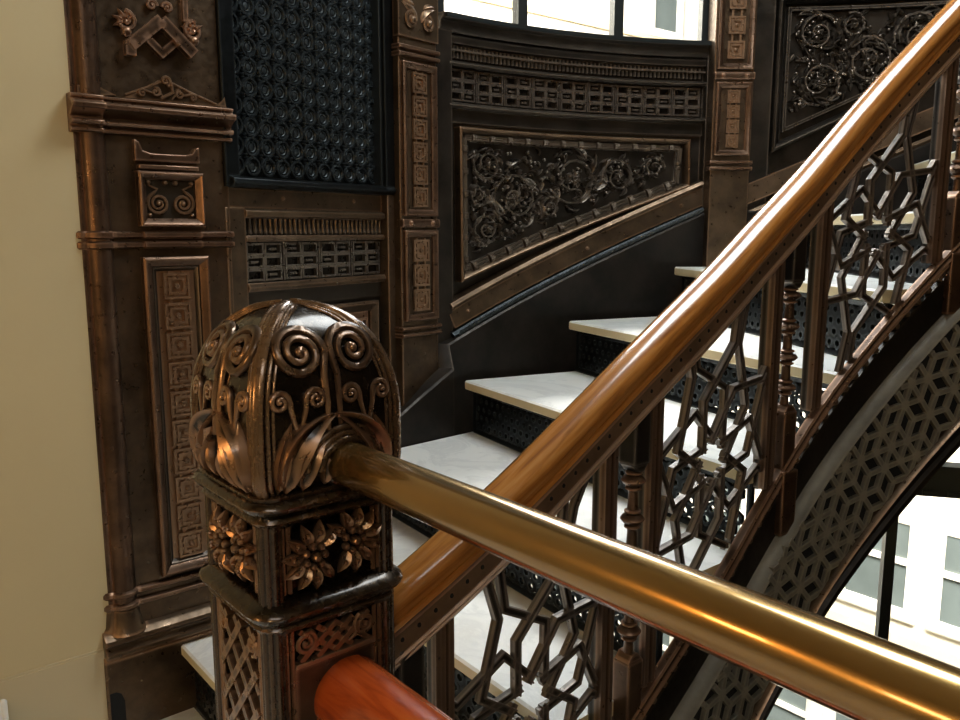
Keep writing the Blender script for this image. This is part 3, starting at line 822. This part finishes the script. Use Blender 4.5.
# ------------------------------------------------------------------ HANDRAIL, STRINGER
def rail_path(fn, s0, s1, off=0.0, n=60): return [(s0 + (s1 - s0) * i / n, fn(s0 + (s1 - s0) * i / n) + off) for i in range(n + 1)]
def handrail():
    t = thing('stair_handrail', 'polished orange wooden stair handrail sweeping up from the newel post', 'handrail', RAIL(1.0, 0, 0))
    S0, S1 = -.045, 2.3
    prof = []
    # top torus, waist, lower swelling (n = 0 at the very top, negative downwards)
    for a in np.linspace(-25, 205, 17): prof.append((-.024 + .024 * sin(R(a)), .034 * cos(R(a))))
    prof += [(-.040, -.031), (-.042, -.026), (-.045, -.026), (-.047, -.030), (-.053, -.031), (-.057, -.028), (-.059, -.024), (-.059, .024), (-.057, .028), (-.053, .031), (-.047, .030), (-.045, .026), (-.042, .026), (-.040, .031)]
    mb = MB(RAIL); mb.sweep(rail_path(z_top, S0, S1, -.018), [(a / 1.0, d) for a, d in prof]); build('wooden_rail', mb, 'oak', t, sharp=28)
    mb = MB(RAIL); k = .86                                             # perpendicular height per vertical height
    mb.sweep(rail_path(z_top, S0, S1, -.018 - .059 / k), [(0, -.022), (0, .024), (-.003, .028), (-.006, .0235), (-.033, .0225), (-.037, .018), (-.037, -.018)])
    band = mb
    mb = MB(RAIL); s = .0
    while s < S1:
        zz = z_top(s) - .018 - .076 / k
        mb.ball(s, zz, .0225, .0036, .0044, .003, 8, 4); s += .0265
    build('stud_band', band, 'band', t, extra=(mb, 'near_black'))
    mb = MB(RAIL)
    for o_, dd in ((-.097, .024), (-.105, .021)):
        mb.sweep(rail_path(z_top, S0, S1, -.018 + o_ / k), [(.004, -dd), (.004, dd), (0, dd + .003), (-.004, dd), (-.004, -dd)])
    build('lower_fillet', mb, 'fillet', t)
handrail()
def stringer():
    t = thing('stair_stringer', 'dark iron outer stair stringer with fretwork band sweeping up to the right', 'stringer', RAIL(1.2, 0, 0))
    S0, S1 = -.02, 2.4; k = .78
    mb = MB(RAIL)
    for o_, dd in ((-.002, .022), (-.012, .026), (-.022, .022)):
        mb.sweep(rail_path(z_bot, S0, S1, o_ / k), [(.004, .004), (.004, dd), (0, dd + .003), (-.004, dd), (-.004, .004)])
    build('bottom_rail', mb, 'copper', t)
    mb = MB(RAIL); s = S0
    while s < S1:
        z = z_bot(s) - .034 / k; mb.ball(s, z, .008, .010, .010, .014, 8, 4); s += .030
    build('scallops', mb, 'grille_edge', t)
    mb = MB(RAIL)
    mb.sweep(rail_path(z_bot, S0, S1, -.045 / k), [(0, -.014), (0, .014), (-.075, .014), (-.075, -.014)])
    build('upper_web', mb, 'flat', t)
    mb = MB(RAIL)
    mb.sweep(rail_path(z_bot, S0, S1, -.112 / k), [(0, -.01), (0, .016), (-.016, .040), (-.022, .042), (-.026, .03), (-.026, -.01)])
    build('sloped_ledge', mb, 'stringer', t)
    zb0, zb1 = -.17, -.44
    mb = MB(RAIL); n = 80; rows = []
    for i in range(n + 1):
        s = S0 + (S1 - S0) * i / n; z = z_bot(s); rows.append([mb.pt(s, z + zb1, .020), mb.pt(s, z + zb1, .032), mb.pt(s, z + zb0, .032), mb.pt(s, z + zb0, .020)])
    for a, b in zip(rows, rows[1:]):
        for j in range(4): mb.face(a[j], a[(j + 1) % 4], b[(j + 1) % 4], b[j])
    build('backing_plate', mb, 'near_black', t)  # solid black plate painting the darkness behind the pierced openings
    # fretwork: rhombus cells and six-pointed stars
    cs = np.linspace(S0, S1, 400); cz = np.array([z_bot(q) + zb1 for q in cs]); dl = np.hypot(np.diff(cs), np.diff(cz)); cl = np.r_[0, np.cumsum(dl)]
    ts = np.gradient(cs, cl); tz = np.gradient(cz, cl)
    H = (zb0 - zb1) * .73
    def warp(s, u, d):
        def f(u_, v_, d_):
            x = np.interp(u_, cl, cs); z = np.interp(u_, cl, cz); a_ = np.interp(u_, cl, ts); b_ = np.interp(u_, cl, tz)
            return RAIL(x - b_ * v_, z + a_ * v_, d_)
        return f(s, u, d)
    mb = MB(warp); segs = []; r_ = .050; hx = r_ * math.sqrt(3)
    for rw in range(-1, 5):
        for c in range(int(cl[-1] / hx) + 2):
            cx = c * hx + (hx / 2 if rw % 2 else 0); cy = .030 + rw * r_ * 1.5
            V = [(cx + r_ * cos(R(60 * q + 30)), cy + r_ * sin(R(60 * q + 30))) for q in range(6)]
            for q in (0, 1, 2): segs.append((V[q], V[q + 1]))
            for q in (1, 3, 5): segs.append(((cx, cy), V[q]))
            if (c + rw) % 3 == 0:
                for q in (0, 2, 4): segs.append(((cx, cy), V[q]))
    for p, q in segs:
        c = clip_poly(p, q, [(.02, 0), (cl[-1] - .02, 0), (cl[-1] - .02, H), (.02, H)])
        if c is None or np.linalg.norm(c[0] - c[1]) < .004: continue
        mb.bar([tuple(c[0]), tuple(c[1])], .0125, .030, .042)
    build('fretwork_band', mb, 'stringer', t)
    mb = MB(RAIL)
    mb.sweep(rail_path(z_bot, S0, S1, zb1 + .004), [(.008, .02), (.008, .048), (.003, .056), (-.004, .050), (-.004, .02)])
    build('copper_lip', mb, 'bronze', t)
    mb = MB(RAIL)
    mb.sweep(rail_path(z_bot, S0, S1, zb1), [(0, -.02), (0, .034), (-.030, .034), (-.036, .042), (-.050, .042), (-.050, -.02)])
    build('soffit_moulding', mb, 'flat', t)
stringer()

# ------------------------------------------------------------------ BALUSTERS AND GRILLES
def baluster(s, label):
    c, tt = RAIL.at(s); zt = z_top(s) - .140; zb = z_bot(s) + .0
    t = thing('baluster', label, 'baluster', (c[0], c[1], zb), 'turned iron balusters')
    ang = math.degrees(math.atan2(tt[0], tt[1])); fm = plane(c, ang); h = zt - zb
    mb = MB(fm); u = .085
    mb.box(-.020, .020, zt - u, zt + .010, -.016, .022); mb.prism([(-.020, zt - u), (.020, zt - u), (.008, zt - u - .014), (-.008, zt - u - .014)], -.014, .020)
    build('top_block', mb, 'grille', t, .002)
    mb = MB(fm); f = .105
    mb.box(-.020, .020, zb - .02, zb + f, -.016, .022); mb.prism([(-.020, zb + f), (.020, zb + f), (.008, zb + f + .014), (-.008, zb + f + .014)][::-1], -.014, .020)
    mb.box(-.024, .024, zb - .16, zb - .02, -.016, .030)
    build('foot_block', mb, 'copper', t, .002)
    a, b = zb + f + .008, zt - u - .008; prof = []; n = max(3, int(round((b - a) / .072))); p = (b - a) / n
    for i in range(n):
        z = a + i * p
        prof += [(.0095, z), (.0085, z + p * .35), (.0095, z + p * .40), (.0145, z + p * .44), (.0145, z + p * .48), (.0105, z + p * .51), (.0180, z + p * .58), (.0222, z + p * .66), (.0180, z + p * .75), (.0105, z + p * .80), (.0150, z + p * .84), (.0150, z + p * .88), (.0100, z + p * .92)]
    mb = MB(); mb.lathe(c + np.array([tt[1], -tt[0]]) * .003, prof, 18); build('turned_shaft', mb, 'copper', t, sharp=50)
for s, l in ((.487, 'turned iron baluster standing in front of the brass rail crossing, between left and middle grilles'), (.962, 'turned iron baluster with stacked knops between middle and right grilles'), (1.46, 'rightmost turned iron baluster beside the photo edge')):
    baluster(s, l)

def grille(s0, s1, label, cz=0.0):
    c, _ = RAIL.at((s0 + s1) / 2)
    t = thing('star_grille', label, 'grille', (c[0], c[1], z_bot((s0 + s1) / 2)), 'star grille panels of the balustrade')
    top = lambda s: z_top(s) - .146; bot = lambda s: z_bot(s) + .004
    for s in (s0, s1):
        mb = MB(RAIL)
        for k, (o_, d1) in enumerate(((-.011, .016), (0, .010), (.011, .016))):
            mb.box(s + o_ - .0045, s + o_ + .0045, bot(s), top(s) + .01, .002, d1)
        back = MB(RAIL); back.box(s - .015, s + .015, bot(s), top(s) + .01, -.014, .003)
        build('stile', back, 'grille', t, extra=(mb, 'grille_edge'))
    a, b = s0 + .014, s1 - .014
    poly = [(a, bot(a)), (b, bot(b)), (b, top(b)), (a, top(a))]
    sm = (a + b) / 2; zm = (bot(sm) + top(sm)) / 2 + cz; hw = (b - a) / 2
    n = 8; st = 2 * pi / n; kx = hw / 1.0; slope = (z_bot(b) - z_bot(a)) / (b - a)
    vs = (top(sm) - bot(sm)) / 2 / hw
    def W(r, q):     # unit rosette -> panel
        an = q * st + pi / 2
        x = r * cos(an); y = r * sin(an)
        sx = x * kx; sy = y * kx * (1 + max(0, r - .55) * .55)
        return np.array([sm + sx, zm + sy + max(0, r - .35) / max(r, .01) * sx * slope * .62])
    mb = MB(RAIL); rg = MB(RAIL)
    for i in range(n):
        for sg in (-1, 1):
            P = [W(.225, i + sg * 1.30), W(.73, i + sg * .35), W(1.02, i - sg * .44), W(1.36, i - sg * .42), W(2.0, i - sg * .10)]
            run = []
            for p, q in zip(P, P[1:]):
                c_ = clip_poly(p, q, poly)
                if c_ is None: break
                if not run: run.append(c_[0])
                run.append(c_[1])
                if np.linalg.norm(c_[1] - q) > 1e-6: break
            if len(run) > 1:
                dz = .0018 if sg > 0 else 0
                mb.sweep(run, [(-.0068, -.004), (-.0068, .004 + dz), (.0068, .004 + dz), (.0068, -.004)])
                for x in (-1, 1): rg.sweep(run, [(x * .0055 - .0015, .003), (x * .0055 - .0012, .0072 + dz), (x * .0055 + .0012, .0072 + dz), (x * .0055 + .0015, .003)])
    build('star_lattice', mb, 'grille', t, sharp=20, extra=(rg, 'ridge'))
grille(.072, .415, 'star grille nearest the newel post, under the brass rail', .0)
grille(.535, .905, 'middle star grille, between the two nearer turned balusters')
grille(1.055, 1.405, 'right star grille, between the two farther turned balusters')
# first post beside the newel
def start_post():
    c, tt = RAIL.at(.012); fm = plane(c, ANG)
    mb = MB(fm); mb.box(-.02, .022, z_bot(0) - .05, z_top(.01) - .13, -.018, .022)
    o = build('balustrade_post', mb, 'grille', None, .002); tag(o, 'square iron end post of the balustrade, tight against the newel post', 'post')
start_post()

# ------------------------------------------------------------------ NEWEL POST
NC = np.array([-.245, 1.064]); HW = .095
def newel():
    t = thing('newel_post', 'massive domed bronze newel post with scrolls and flowers in the foreground', 'newel post', (NC[0], NC[1], 0))
    faces = [ANG, ANG + 90, ANG + 180, ANG + 270]
    def fmap(k, hw=HW): 
        a = R(faces[k]); Nn = np.array([cos(a), -sin(a)]); return plane(NC + Nn * hw, faces[k])
    def sq_sweep(mb, prof, z):      # moulding round the four sides with rounded corners
        loop = []
        for k in range(4):
            a = R(faces[k]); D = np.array([sin(a), cos(a)]); Nn = np.array([cos(a), -sin(a)])
            for q in (90, 67.5, 45, 22.5, 0):
                # corner at +D +N ; rotate from N towards D
                dirv = Nn * cos(R(q)) + D * sin(R(q)); loop.append((Nn + D, dirv))
        rows = []
        for d, dz in prof:
            row = []
            for cn, dv in loop:
                rc = .022; p = NC + cn * (HW - rc) + dv * (rc + d); mb.v.append((p[0], p[1], z + dz)); mb.uv.append((0, 0)); row.append(len(mb.v) - 1)
            rows.append(row)
        m = len(loop); 
        for a_, b_ in zip(rows, rows[1:]):
            for j in range(m): mb.face(a_[j], a_[(j + 1) % m], b_[(j + 1) % m], b_[j])
        mb.face(*rows[0][::-1]); mb.face(*rows[-1])
    mb = MB(); sq_sweep(mb, [(-.016, 0), (-.016, .895)], 0.0); build('core', mb, 'newel', t)
    mb = MB()
    sq_sweep(mb, [(-.015, -.022), (.002, -.020), (.006, -.014), (.002, -.008), (.006, -.004), (.013, .0), (.016, .006), (.013, .012), (.007, .014), (.007, .018), (.0, .022), (-.015, .022)], .882)
    build('upper_ring', mb, 'newel', t, sharp=50)
    mb = MB()
    sq_sweep(mb, [(-.015, -.022), (.0, -.021), (.004, -.014), (.001, -.010), (.006, -.006), (.013, .0), (.016, .006), (.013, .012), (.005, .015), (.0, .020), (-.015, .022)], .745)
    build('lower_ring', mb, 'newel', t, sharp=50)
    # corner colonettes with fillets
    for k in range(4):
        a = R(faces[k]); D = np.array([sin(a), cos(a)]); Nn = np.array([cos(a), -sin(a)])
        c = NC + (D + Nn) * (HW - .016)
        mb = MB(); mb.lathe(c, [(.0165, 0), (.0165, .89)], 64, lambda q: 1 - .10 * (cos(10 * q) > .3)); build('corner_shaft', mb, 'newel', t, sharp=60)
    mb = MB()
    for k in range(4):
        fm = fmap(k); mb.map = fm
        for z0, z1 in ((.772, .858), (.0, .722)):
            for sx in (-1, 1):
                for o_ in (.060, .068, .075):
                    mb.tube([(sx * o_, z0, -.006), (sx * o_, z1, -.006)], .0032, 6)
    build('corner_fillets', mb, 'newel_orn', t)
    # flower block: two blossoms with berries per face
    for k in (0, 1):
        fm = fmap(k)
        for sg in (-1, 1):
            fx, fz = sg * .028, .818 + (.004 if sg > 0 else -.004)
            fl = MB(fm)
            for q in range(11):
                an = 2 * pi * q / 11 + .2
                if abs(cos(an)) > .80 and sg * cos(an) < 0: continue
                fl.leaf(fx + .014 * cos(an), fz + .014 * sin(an), an, .032, .0165, .011, -.004, 0, True)
                fl.ball(fx + .030 * cos(an), fz + .030 * sin(an), .004, .0035, .0035, .0045, 6, 4)
            o = build('blossom', fl, 'newel_orn', t)
            be = MB(fm); be.ball(fx, fz, .004, .0068, .0068, .009)
            for q in range(7): an = 2 * pi * q / 7; be.ball(fx + .0135 * cos(an), fz + .0135 * sin(an), .001, .0054, .0054, .007)
            build('berries', be, 'newel_orn', o)
    # lattice on the left face, strip with volutes on the right face
    fm = fmap(1); mb = MB(fm); w = .056
    for i in range(-2, 16):
        z = .70 - i * .052
        for sg in (-1, 1):
            c_ = clip_poly((-sg * .12, z - .105 * 1.35), (sg * .12, z + .105 * 1.35), [(-w, .03), (w, .03), (w, .715), (-w, .715)])
            if c_: mb.bar([tuple(c_[0]), tuple(c_[1])], .0105, -.012, -.003 + (.0022 if sg > 0 else 0))
    for sg in (-1, 1): mb.spiral(sg * .044, .695, .013, 1.6, -pi / 2, sg, -.004, .0042)
    build('lattice_panel', mb, 'newel_orn', t)
    fm = fmap(0); mb = MB(fm)
    for x in (-.024, 0, .024):
        for sg in (-1, 1):
            mb.bar([(x - sg * .026, .678), (x + sg * .026, .718)], .007, -.012, -.004 + (.002 if sg > 0 else 0))
    for sg in (-1, 1): mb.spiral(sg * .043, .702, .015, 1.9, pi * .5, sg, -.004, .0042, tail=[(sg * .02, .684), (sg * .03, .69)])
    build('lattice_strip', mb, 'newel_orn', t)
    mb = MB(fm); mb.box(-.058, .058, .03, .672, -.014, -.004); mb.sweep([(-.058, .674), (.058, .674)], [(-.003, -.014), (-.003, .0), (.003, .0), (.003, -.014)]); build('rail_plate', mb, 'copper', t, .001, label='flat copper plate where the red rail is fixed')
    # domed cap
    z0, zs, ht, ch = .903, .985, .136, .0965
    prof = [(ch - .006, z0), (ch - .001, z0 + .012)] + [(ch, z) for z in np.linspace(z0 + .02, zs, 5)]
    for q in np.linspace(4, 90, 20): prof.append((max(.0005, ch * cos(R(q)) ** .86), zs + ht * sin(R(q))))
    seg = [0]
    for p, q in zip(prof, prof[1:]): seg.append(seg[-1] + math.hypot(q[0] - p[0], q[1] - p[1]))
    T = seg[-1]; hx = [p[0] for p in prof]; zx = [p[1] for p in prof]
    def hz(tt): return np.interp(tt, seg, hx), np.interp(tt, seg, zx)
    def cap_map(k):
        a = R(faces[k]); D = np.array([sin(a), cos(a)]); Nn = np.array([cos(a), -sin(a)])
        def f(s, tt, d):
            h, z = hz(tt); h1, z1 = hz(min(T, tt + .006)); h0, z0_ = hz(max(0, tt - .006))
            nh, nz = (z1 - z0_), -(h1 - h0); l = math.hypot(nh, nz) + 1e-9
            bulge = .006 * (1 - min(1, abs(s) / max(h, .004)) ** 2) * min(1, h / ch * 1.2)
            q = NC + Nn * (h + bulge + d * nh / l) + D * s
            return (q[0], q[1], z + d * nz / l)
        return f
    mb = MB()
    for k in range(4):
        mb.map = cap_map(k); rows = []
        for i in range(41):
            tt = T * i / 40; h, _ = hz(tt); rows.append([mb.pt(h * j / 8, tt, 0) for j in range(-8, 9)])
        for a_, b_ in zip(rows, rows[1:]):
            for j in range(16): mb.face(a_[j], a_[j + 1], b_[j + 1], b_[j])
    build('domed_cap', mb, 'newel', t, sharp=60)
    mb = MB()
    for k in range(4):
        mb.map = cap_map(k)
        for sg in (-1, 1):
            for o_, r_ in ((.0015, .0052), (.011, .0030), (.018, .0022)):
                pts = []
                for i in range(34):
                    tt = T * .97 * i / 33; h, _ = hz(tt)
                    if h > o_ + .004: pts.append((sg * (h - o_), tt, .001))
                mb.tube(pts, r_, 6)
    build('cap_ribs', mb, 'newel', t, sharp=60)
    orn = MB()
    for k in range(4):
        orn.map = cap_map(k)
        for sg in (-1, 1):
            # big volute with stem falling to the foot of the cap
            orn.spiral(sg * .0365, .168, .033, 2.2, (0 if sg < 0 else pi), -sg, .003, .0066, n=44,
                       tail=[(sg * .012, .015), (sg * .009, .06), (sg * .008, .105), (sg * .009, .140), (sg * .0055, .158)][1:])
            orn.spiral(sg * .024, .112, .0125, 1.6, (0 if sg > 0 else pi), sg, .003, .0044, tail=[(sg * .047, .055), (sg * .044, .080), (sg * .038, .100)])
            orn.spiral(sg * .070, .112, .0125, 1.6, (pi if sg > 0 else 0), -sg, .003, .0044, tail=[(sg * .049, .055), (sg * .051, .080), (sg * .056, .100)])
            # acanthus leaves rising from the foot
            orn.leaf(sg * .066, .002, pi / 2 + sg * .02, .125, .040, .018, 0, sg * 1.45, True, 10)
            orn.leaf(sg * .074, .004, pi / 2 + sg * .02, .085, .022, .012, 0, sg * .45, True, 8)
            orn.leaf(sg * .044, .002, pi / 2 - sg * .05, .085, .030, .016, 0, sg * 1.3, True, 8)
            orn.leaf(sg * .015, .004, pi / 2 + sg * .1, .055, .020, .012, 0, -sg * .9, True, 8)
    build('scroll_ornament', orn, 'newel_orn', t, sharp=60)
    # moulded hood over the brass rail socket
    fm = cap_map(0); mb = MB(fm); C_ = (.014, .022)
    for r_, w_, d_ in ((.052, .0045, .006), (.044, .0045, .007), (.036, .006, .008)):
        pts = [(C_[0] + r_ * 1.05 * cos(R(q)), max(.002, C_[1] + r_ * sin(R(q))), d_) for q in range(-5, 190, 13)]
        mb.tube(pts, w_, 8)
    build('rail_hood', mb, 'newel', t, sharp=60)
newel()

# ------------------------------------------------------------------ GUARD RAILS
def along(o, r, L, z0, name, mat, label, cat, collar=None):
    p0 = NC + DA * o - DB * (HW - .012); fm = plane(p0, ANG + 90)     # s runs towards the viewer, -DB
    mb = MB(fm); n = 32; rows = []
    m = 40
    for i in range(m + 1):
        s = L * i / m; rows.append([mb.pt(s, z0 + r * sin(2 * pi * j / n), r * cos(2 * pi * j / n), (s, j / n * .3)) for j in range(n)])
    for a, b in zip(rows, rows[1:]):
        for j in range(n): mb.face(a[j], a[(j + 1) % n], b[(j + 1) % n], b[j])
    mb.face(*rows[0][::-1]); mb.face(*rows[-1])
    t = thing(name, label, cat, fm(0, z0, 0))
    build('rail_tube', mb, mat, t, sharp=60)
    if collar:
        mb = MB(fm); c = []
        for (s, rr) in collar: c.append([mb.pt(s, z0 + rr * sin(2 * pi * j / n), rr * cos(2 * pi * j / n)) for j in range(n)])
        for a, b in zip(c, c[1:]):
            for j in range(n): mb.face(a[j], a[(j + 1) % n], b[(j + 1) % n], b[j])
        mb.face(*c[0][::-1]); mb.face(*c[-1])
        build('collar', mb, 'newel', t, sharp=60)
    return t
along(.014, .0275, 2.6, CAM_Z - .286, 'guard_rail', 'brass', 'round golden brass guard rail crossing in front of the stair balustrade', 'guard rail', [(.0, .034), (.012, .036), (.018, .032), (.024, .0285)])
along(.016, .050, 2.6, .612, 'mahogany_rail', 'mahogany', 'thick red mahogany rail below the brass rail at the bottom edge', 'handrail')

# ------------------------------------------------------------------ small white fixture at the foot of the cream wall
mb = MB(mapP)
for i in range(7): mb.tube([(-.47 + i * .011, -.0 + .0, .05), (-.47 + i * .011, .20, .05), (-.47 + i * .011, .205, .05)], [.008, .008, .004], 8)
mb.box(-.48, -.396, .0, .012, .0, .062); mb.box(-.48, -.396, .10, .115, .0, .058)
o = build('radiator', mb, 'white', None); tag(o, 'white ribbed radiator end at the foot of the cream wall', 'radiator')

# ------------------------------------------------------------------ OUTSIDE: neighbouring facades
def office(name, label, o, ang, wins, bands, s0, s1, zlo, zhi, ):
    fm = plane(o, ang); t = thing(name, label, 'building', fm((s0 + s1) / 2, zlo, 0))
    mb = MB(fm); mb.box(s0, s1, zlo, zhi, -.6, 0); build('outer_wall', mb, 'facade', t)
    for (z0, z1, d) in bands:
        mb = MB(fm); mb.sweep([(s0, z0), (s1, z0)], [(0, -.02), (0, d), (z1 - z0, d), (z1 - z0, -.02)]); build('stone_band', mb, 'facade_band', t)
    for (a, b, z0, z1) in wins:
        mb = MB(fm); mb.frame(a - .16, b + .16, z0 - .16, z1 + .16, .16, -.02, .06); zc = z0 + (z1 - z0) * .56
        mb.box(a, b, zc - .04, zc + .04, -.02, .05); w_ = build('window_frame', mb, 'facade', t)
        mb = MB(fm); mb.box(a, b, z0, z1, -.02, .012); build('pane', mb, 'facade_glass', w_)
# facade on the right (runs along DB) and facade straight ahead (runs along DA)
oR = DA * 11.0; oF = DB * 10.5
wr = []
office('exterior_building', 'cream office building outside the lower window under the stair', tuple(oR), ANG + 90, [(s, s + .80, z, z + 1.17) for s in np.arange(-3.88 - 1.25 * 6, 1, 1.25) for z in (-6.6, -3.8)], [(-4.30, -4.16, .05), (-7.1, -6.96, .05), (-1.9, -1.7, .08)], -10.2, 3, -12, 1.2)
office('exterior_building', 'white office building outside the upper window of the curved bay', tuple(oF), ANG, [(s, s + .66, z, z + 1.7) for s in (4.0, 13.05, 15.4) for z in (5.0,)], [(4.76, 4.86, .05)], -5, 17.5, -4, 9)

# ------------------------------------------------------------------ LIGHT
w = bpy.data.worlds.new('World'); SC.world = w; w.use_nodes = True
nt = w.node_tree; nt.nodes.clear()
out = nt.nodes.new('ShaderNodeOutputWorld'); bg = nt.nodes.new('ShaderNodeBackground')
tc = nt.nodes.new('ShaderNodeTexCoord'); sp = nt.nodes.new('ShaderNodeSeparateXYZ'); nt.links.new(tc.outputs['Generated'], sp.inputs[0])
mr = nt.nodes.new('ShaderNodeMapRange'); mr.inputs['From Min'].default_value = -1; mr.inputs['From Max'].default_value = 1
nt.links.new(sp.outputs['Z'], mr.inputs['Value'])
c = ramp(nt, mr.outputs[0], [(.0, (.05, .035, .02)), (.46, (.10, .075, .05)), (.56, (.20, .17, .13)), (.80, (.42, .43, .42)), (1.0, (.75, .80, .84))])
nt.links.new(c, bg.inputs['Color']); bg.inputs['Strength'].default_value = .22
nt.links.new(bg.outputs[0], out.inputs[0])
def area(name, loc, target, size, energy, col, size_y=None):
    l = bpy.data.lights.new(name, 'AREA'); l.energy = energy; l.color = col; l.size = size
    if size_y: l.shape = 'RECTANGLE'; l.size_y = size_y
    o = bpy.data.objects.new(name, l); COL.objects.link(o); o.location = loc
    o.rotation_euler = (Vector(target) - Vector(loc)).to_track_quat('-Z', 'Y').to_euler()
    return o
area('bay_window_lamp', (.15, 3.75, 2.75), (.45, 1.7, .6), 1.3, 60, (.88, .95, 1.0), .9)
area('tread_fill_light', (.65, 1.95, 3.15), (.55, 1.95, .7), .9, 42, (.90, .97, 1.0), .9)  # added overhead light, no fitting there, to brighten the marble treads
area('skylight_lamp', (.3, -1.2, 3.1), (.4, 1.8, .8), 1.6, 15, (.96, .98, 1.0), .5)
area('hall_lamp', (-2.2, -.6, 1.5), (-.3, 1.1, .9), .35, 6, (1.0, .60, .26))
area('newel_warm_fill', (-1.15, .30, 1.30), (-.33, 1.0, .88), .16, 2.2, (1.0, .50, .16))  # added out of view to warm the newel's left face, cream wall spared
area('pendant_lamp', (-.5, -1.8, 2.4), (.3, 1.0, .8), .25, 7, (1.0, .70, .38))
q = DA * 6 + DB * -4
area('right_facade_daylight', (float((DA * 4.5)[0]) + 1, float((DA * 4.5)[1]) - 1, 6.5), (float(oR[0]), float(oR[1]) , -4), 5, 6000, (1.0, .97, .90))  # added area light standing in for daylight on the right facade
area('front_facade_daylight', (float((DB * 5.5 + DA * 3)[0]), float((DB * 5.5 + DA * 3)[1]), 9), (float((oF + DA * 4)[0]), float((oF + DA * 4)[1]), 4), 5, 7000, (1.0, .98, .94))  # added area light in place of daylight, brightening the facade ahead

# ------------------------------------------------------------------ CAMERA
cd = bpy.data.cameras.new('Camera'); cam = bpy.data.objects.new('Camera', cd); COL.objects.link(cam)
cd.sensor_width = 36; cd.lens = 823 / 960 * 36; cd.clip_start = .02
cam.location = (0, 0, CAM_Z); cam.rotation_euler = (R(90 - 9.0), 0, 0)
SC.camera = cam
SC.view_settings.view_transform = 'Standard'
SC.view_settings.look = 'None'
SC.view_settings.exposure = 0
SC.cycles.use_denoising = True
SC.cycles.max_bounces = 6
for o in bpy.data.objects:
    if '_o' in o: del o['_o']
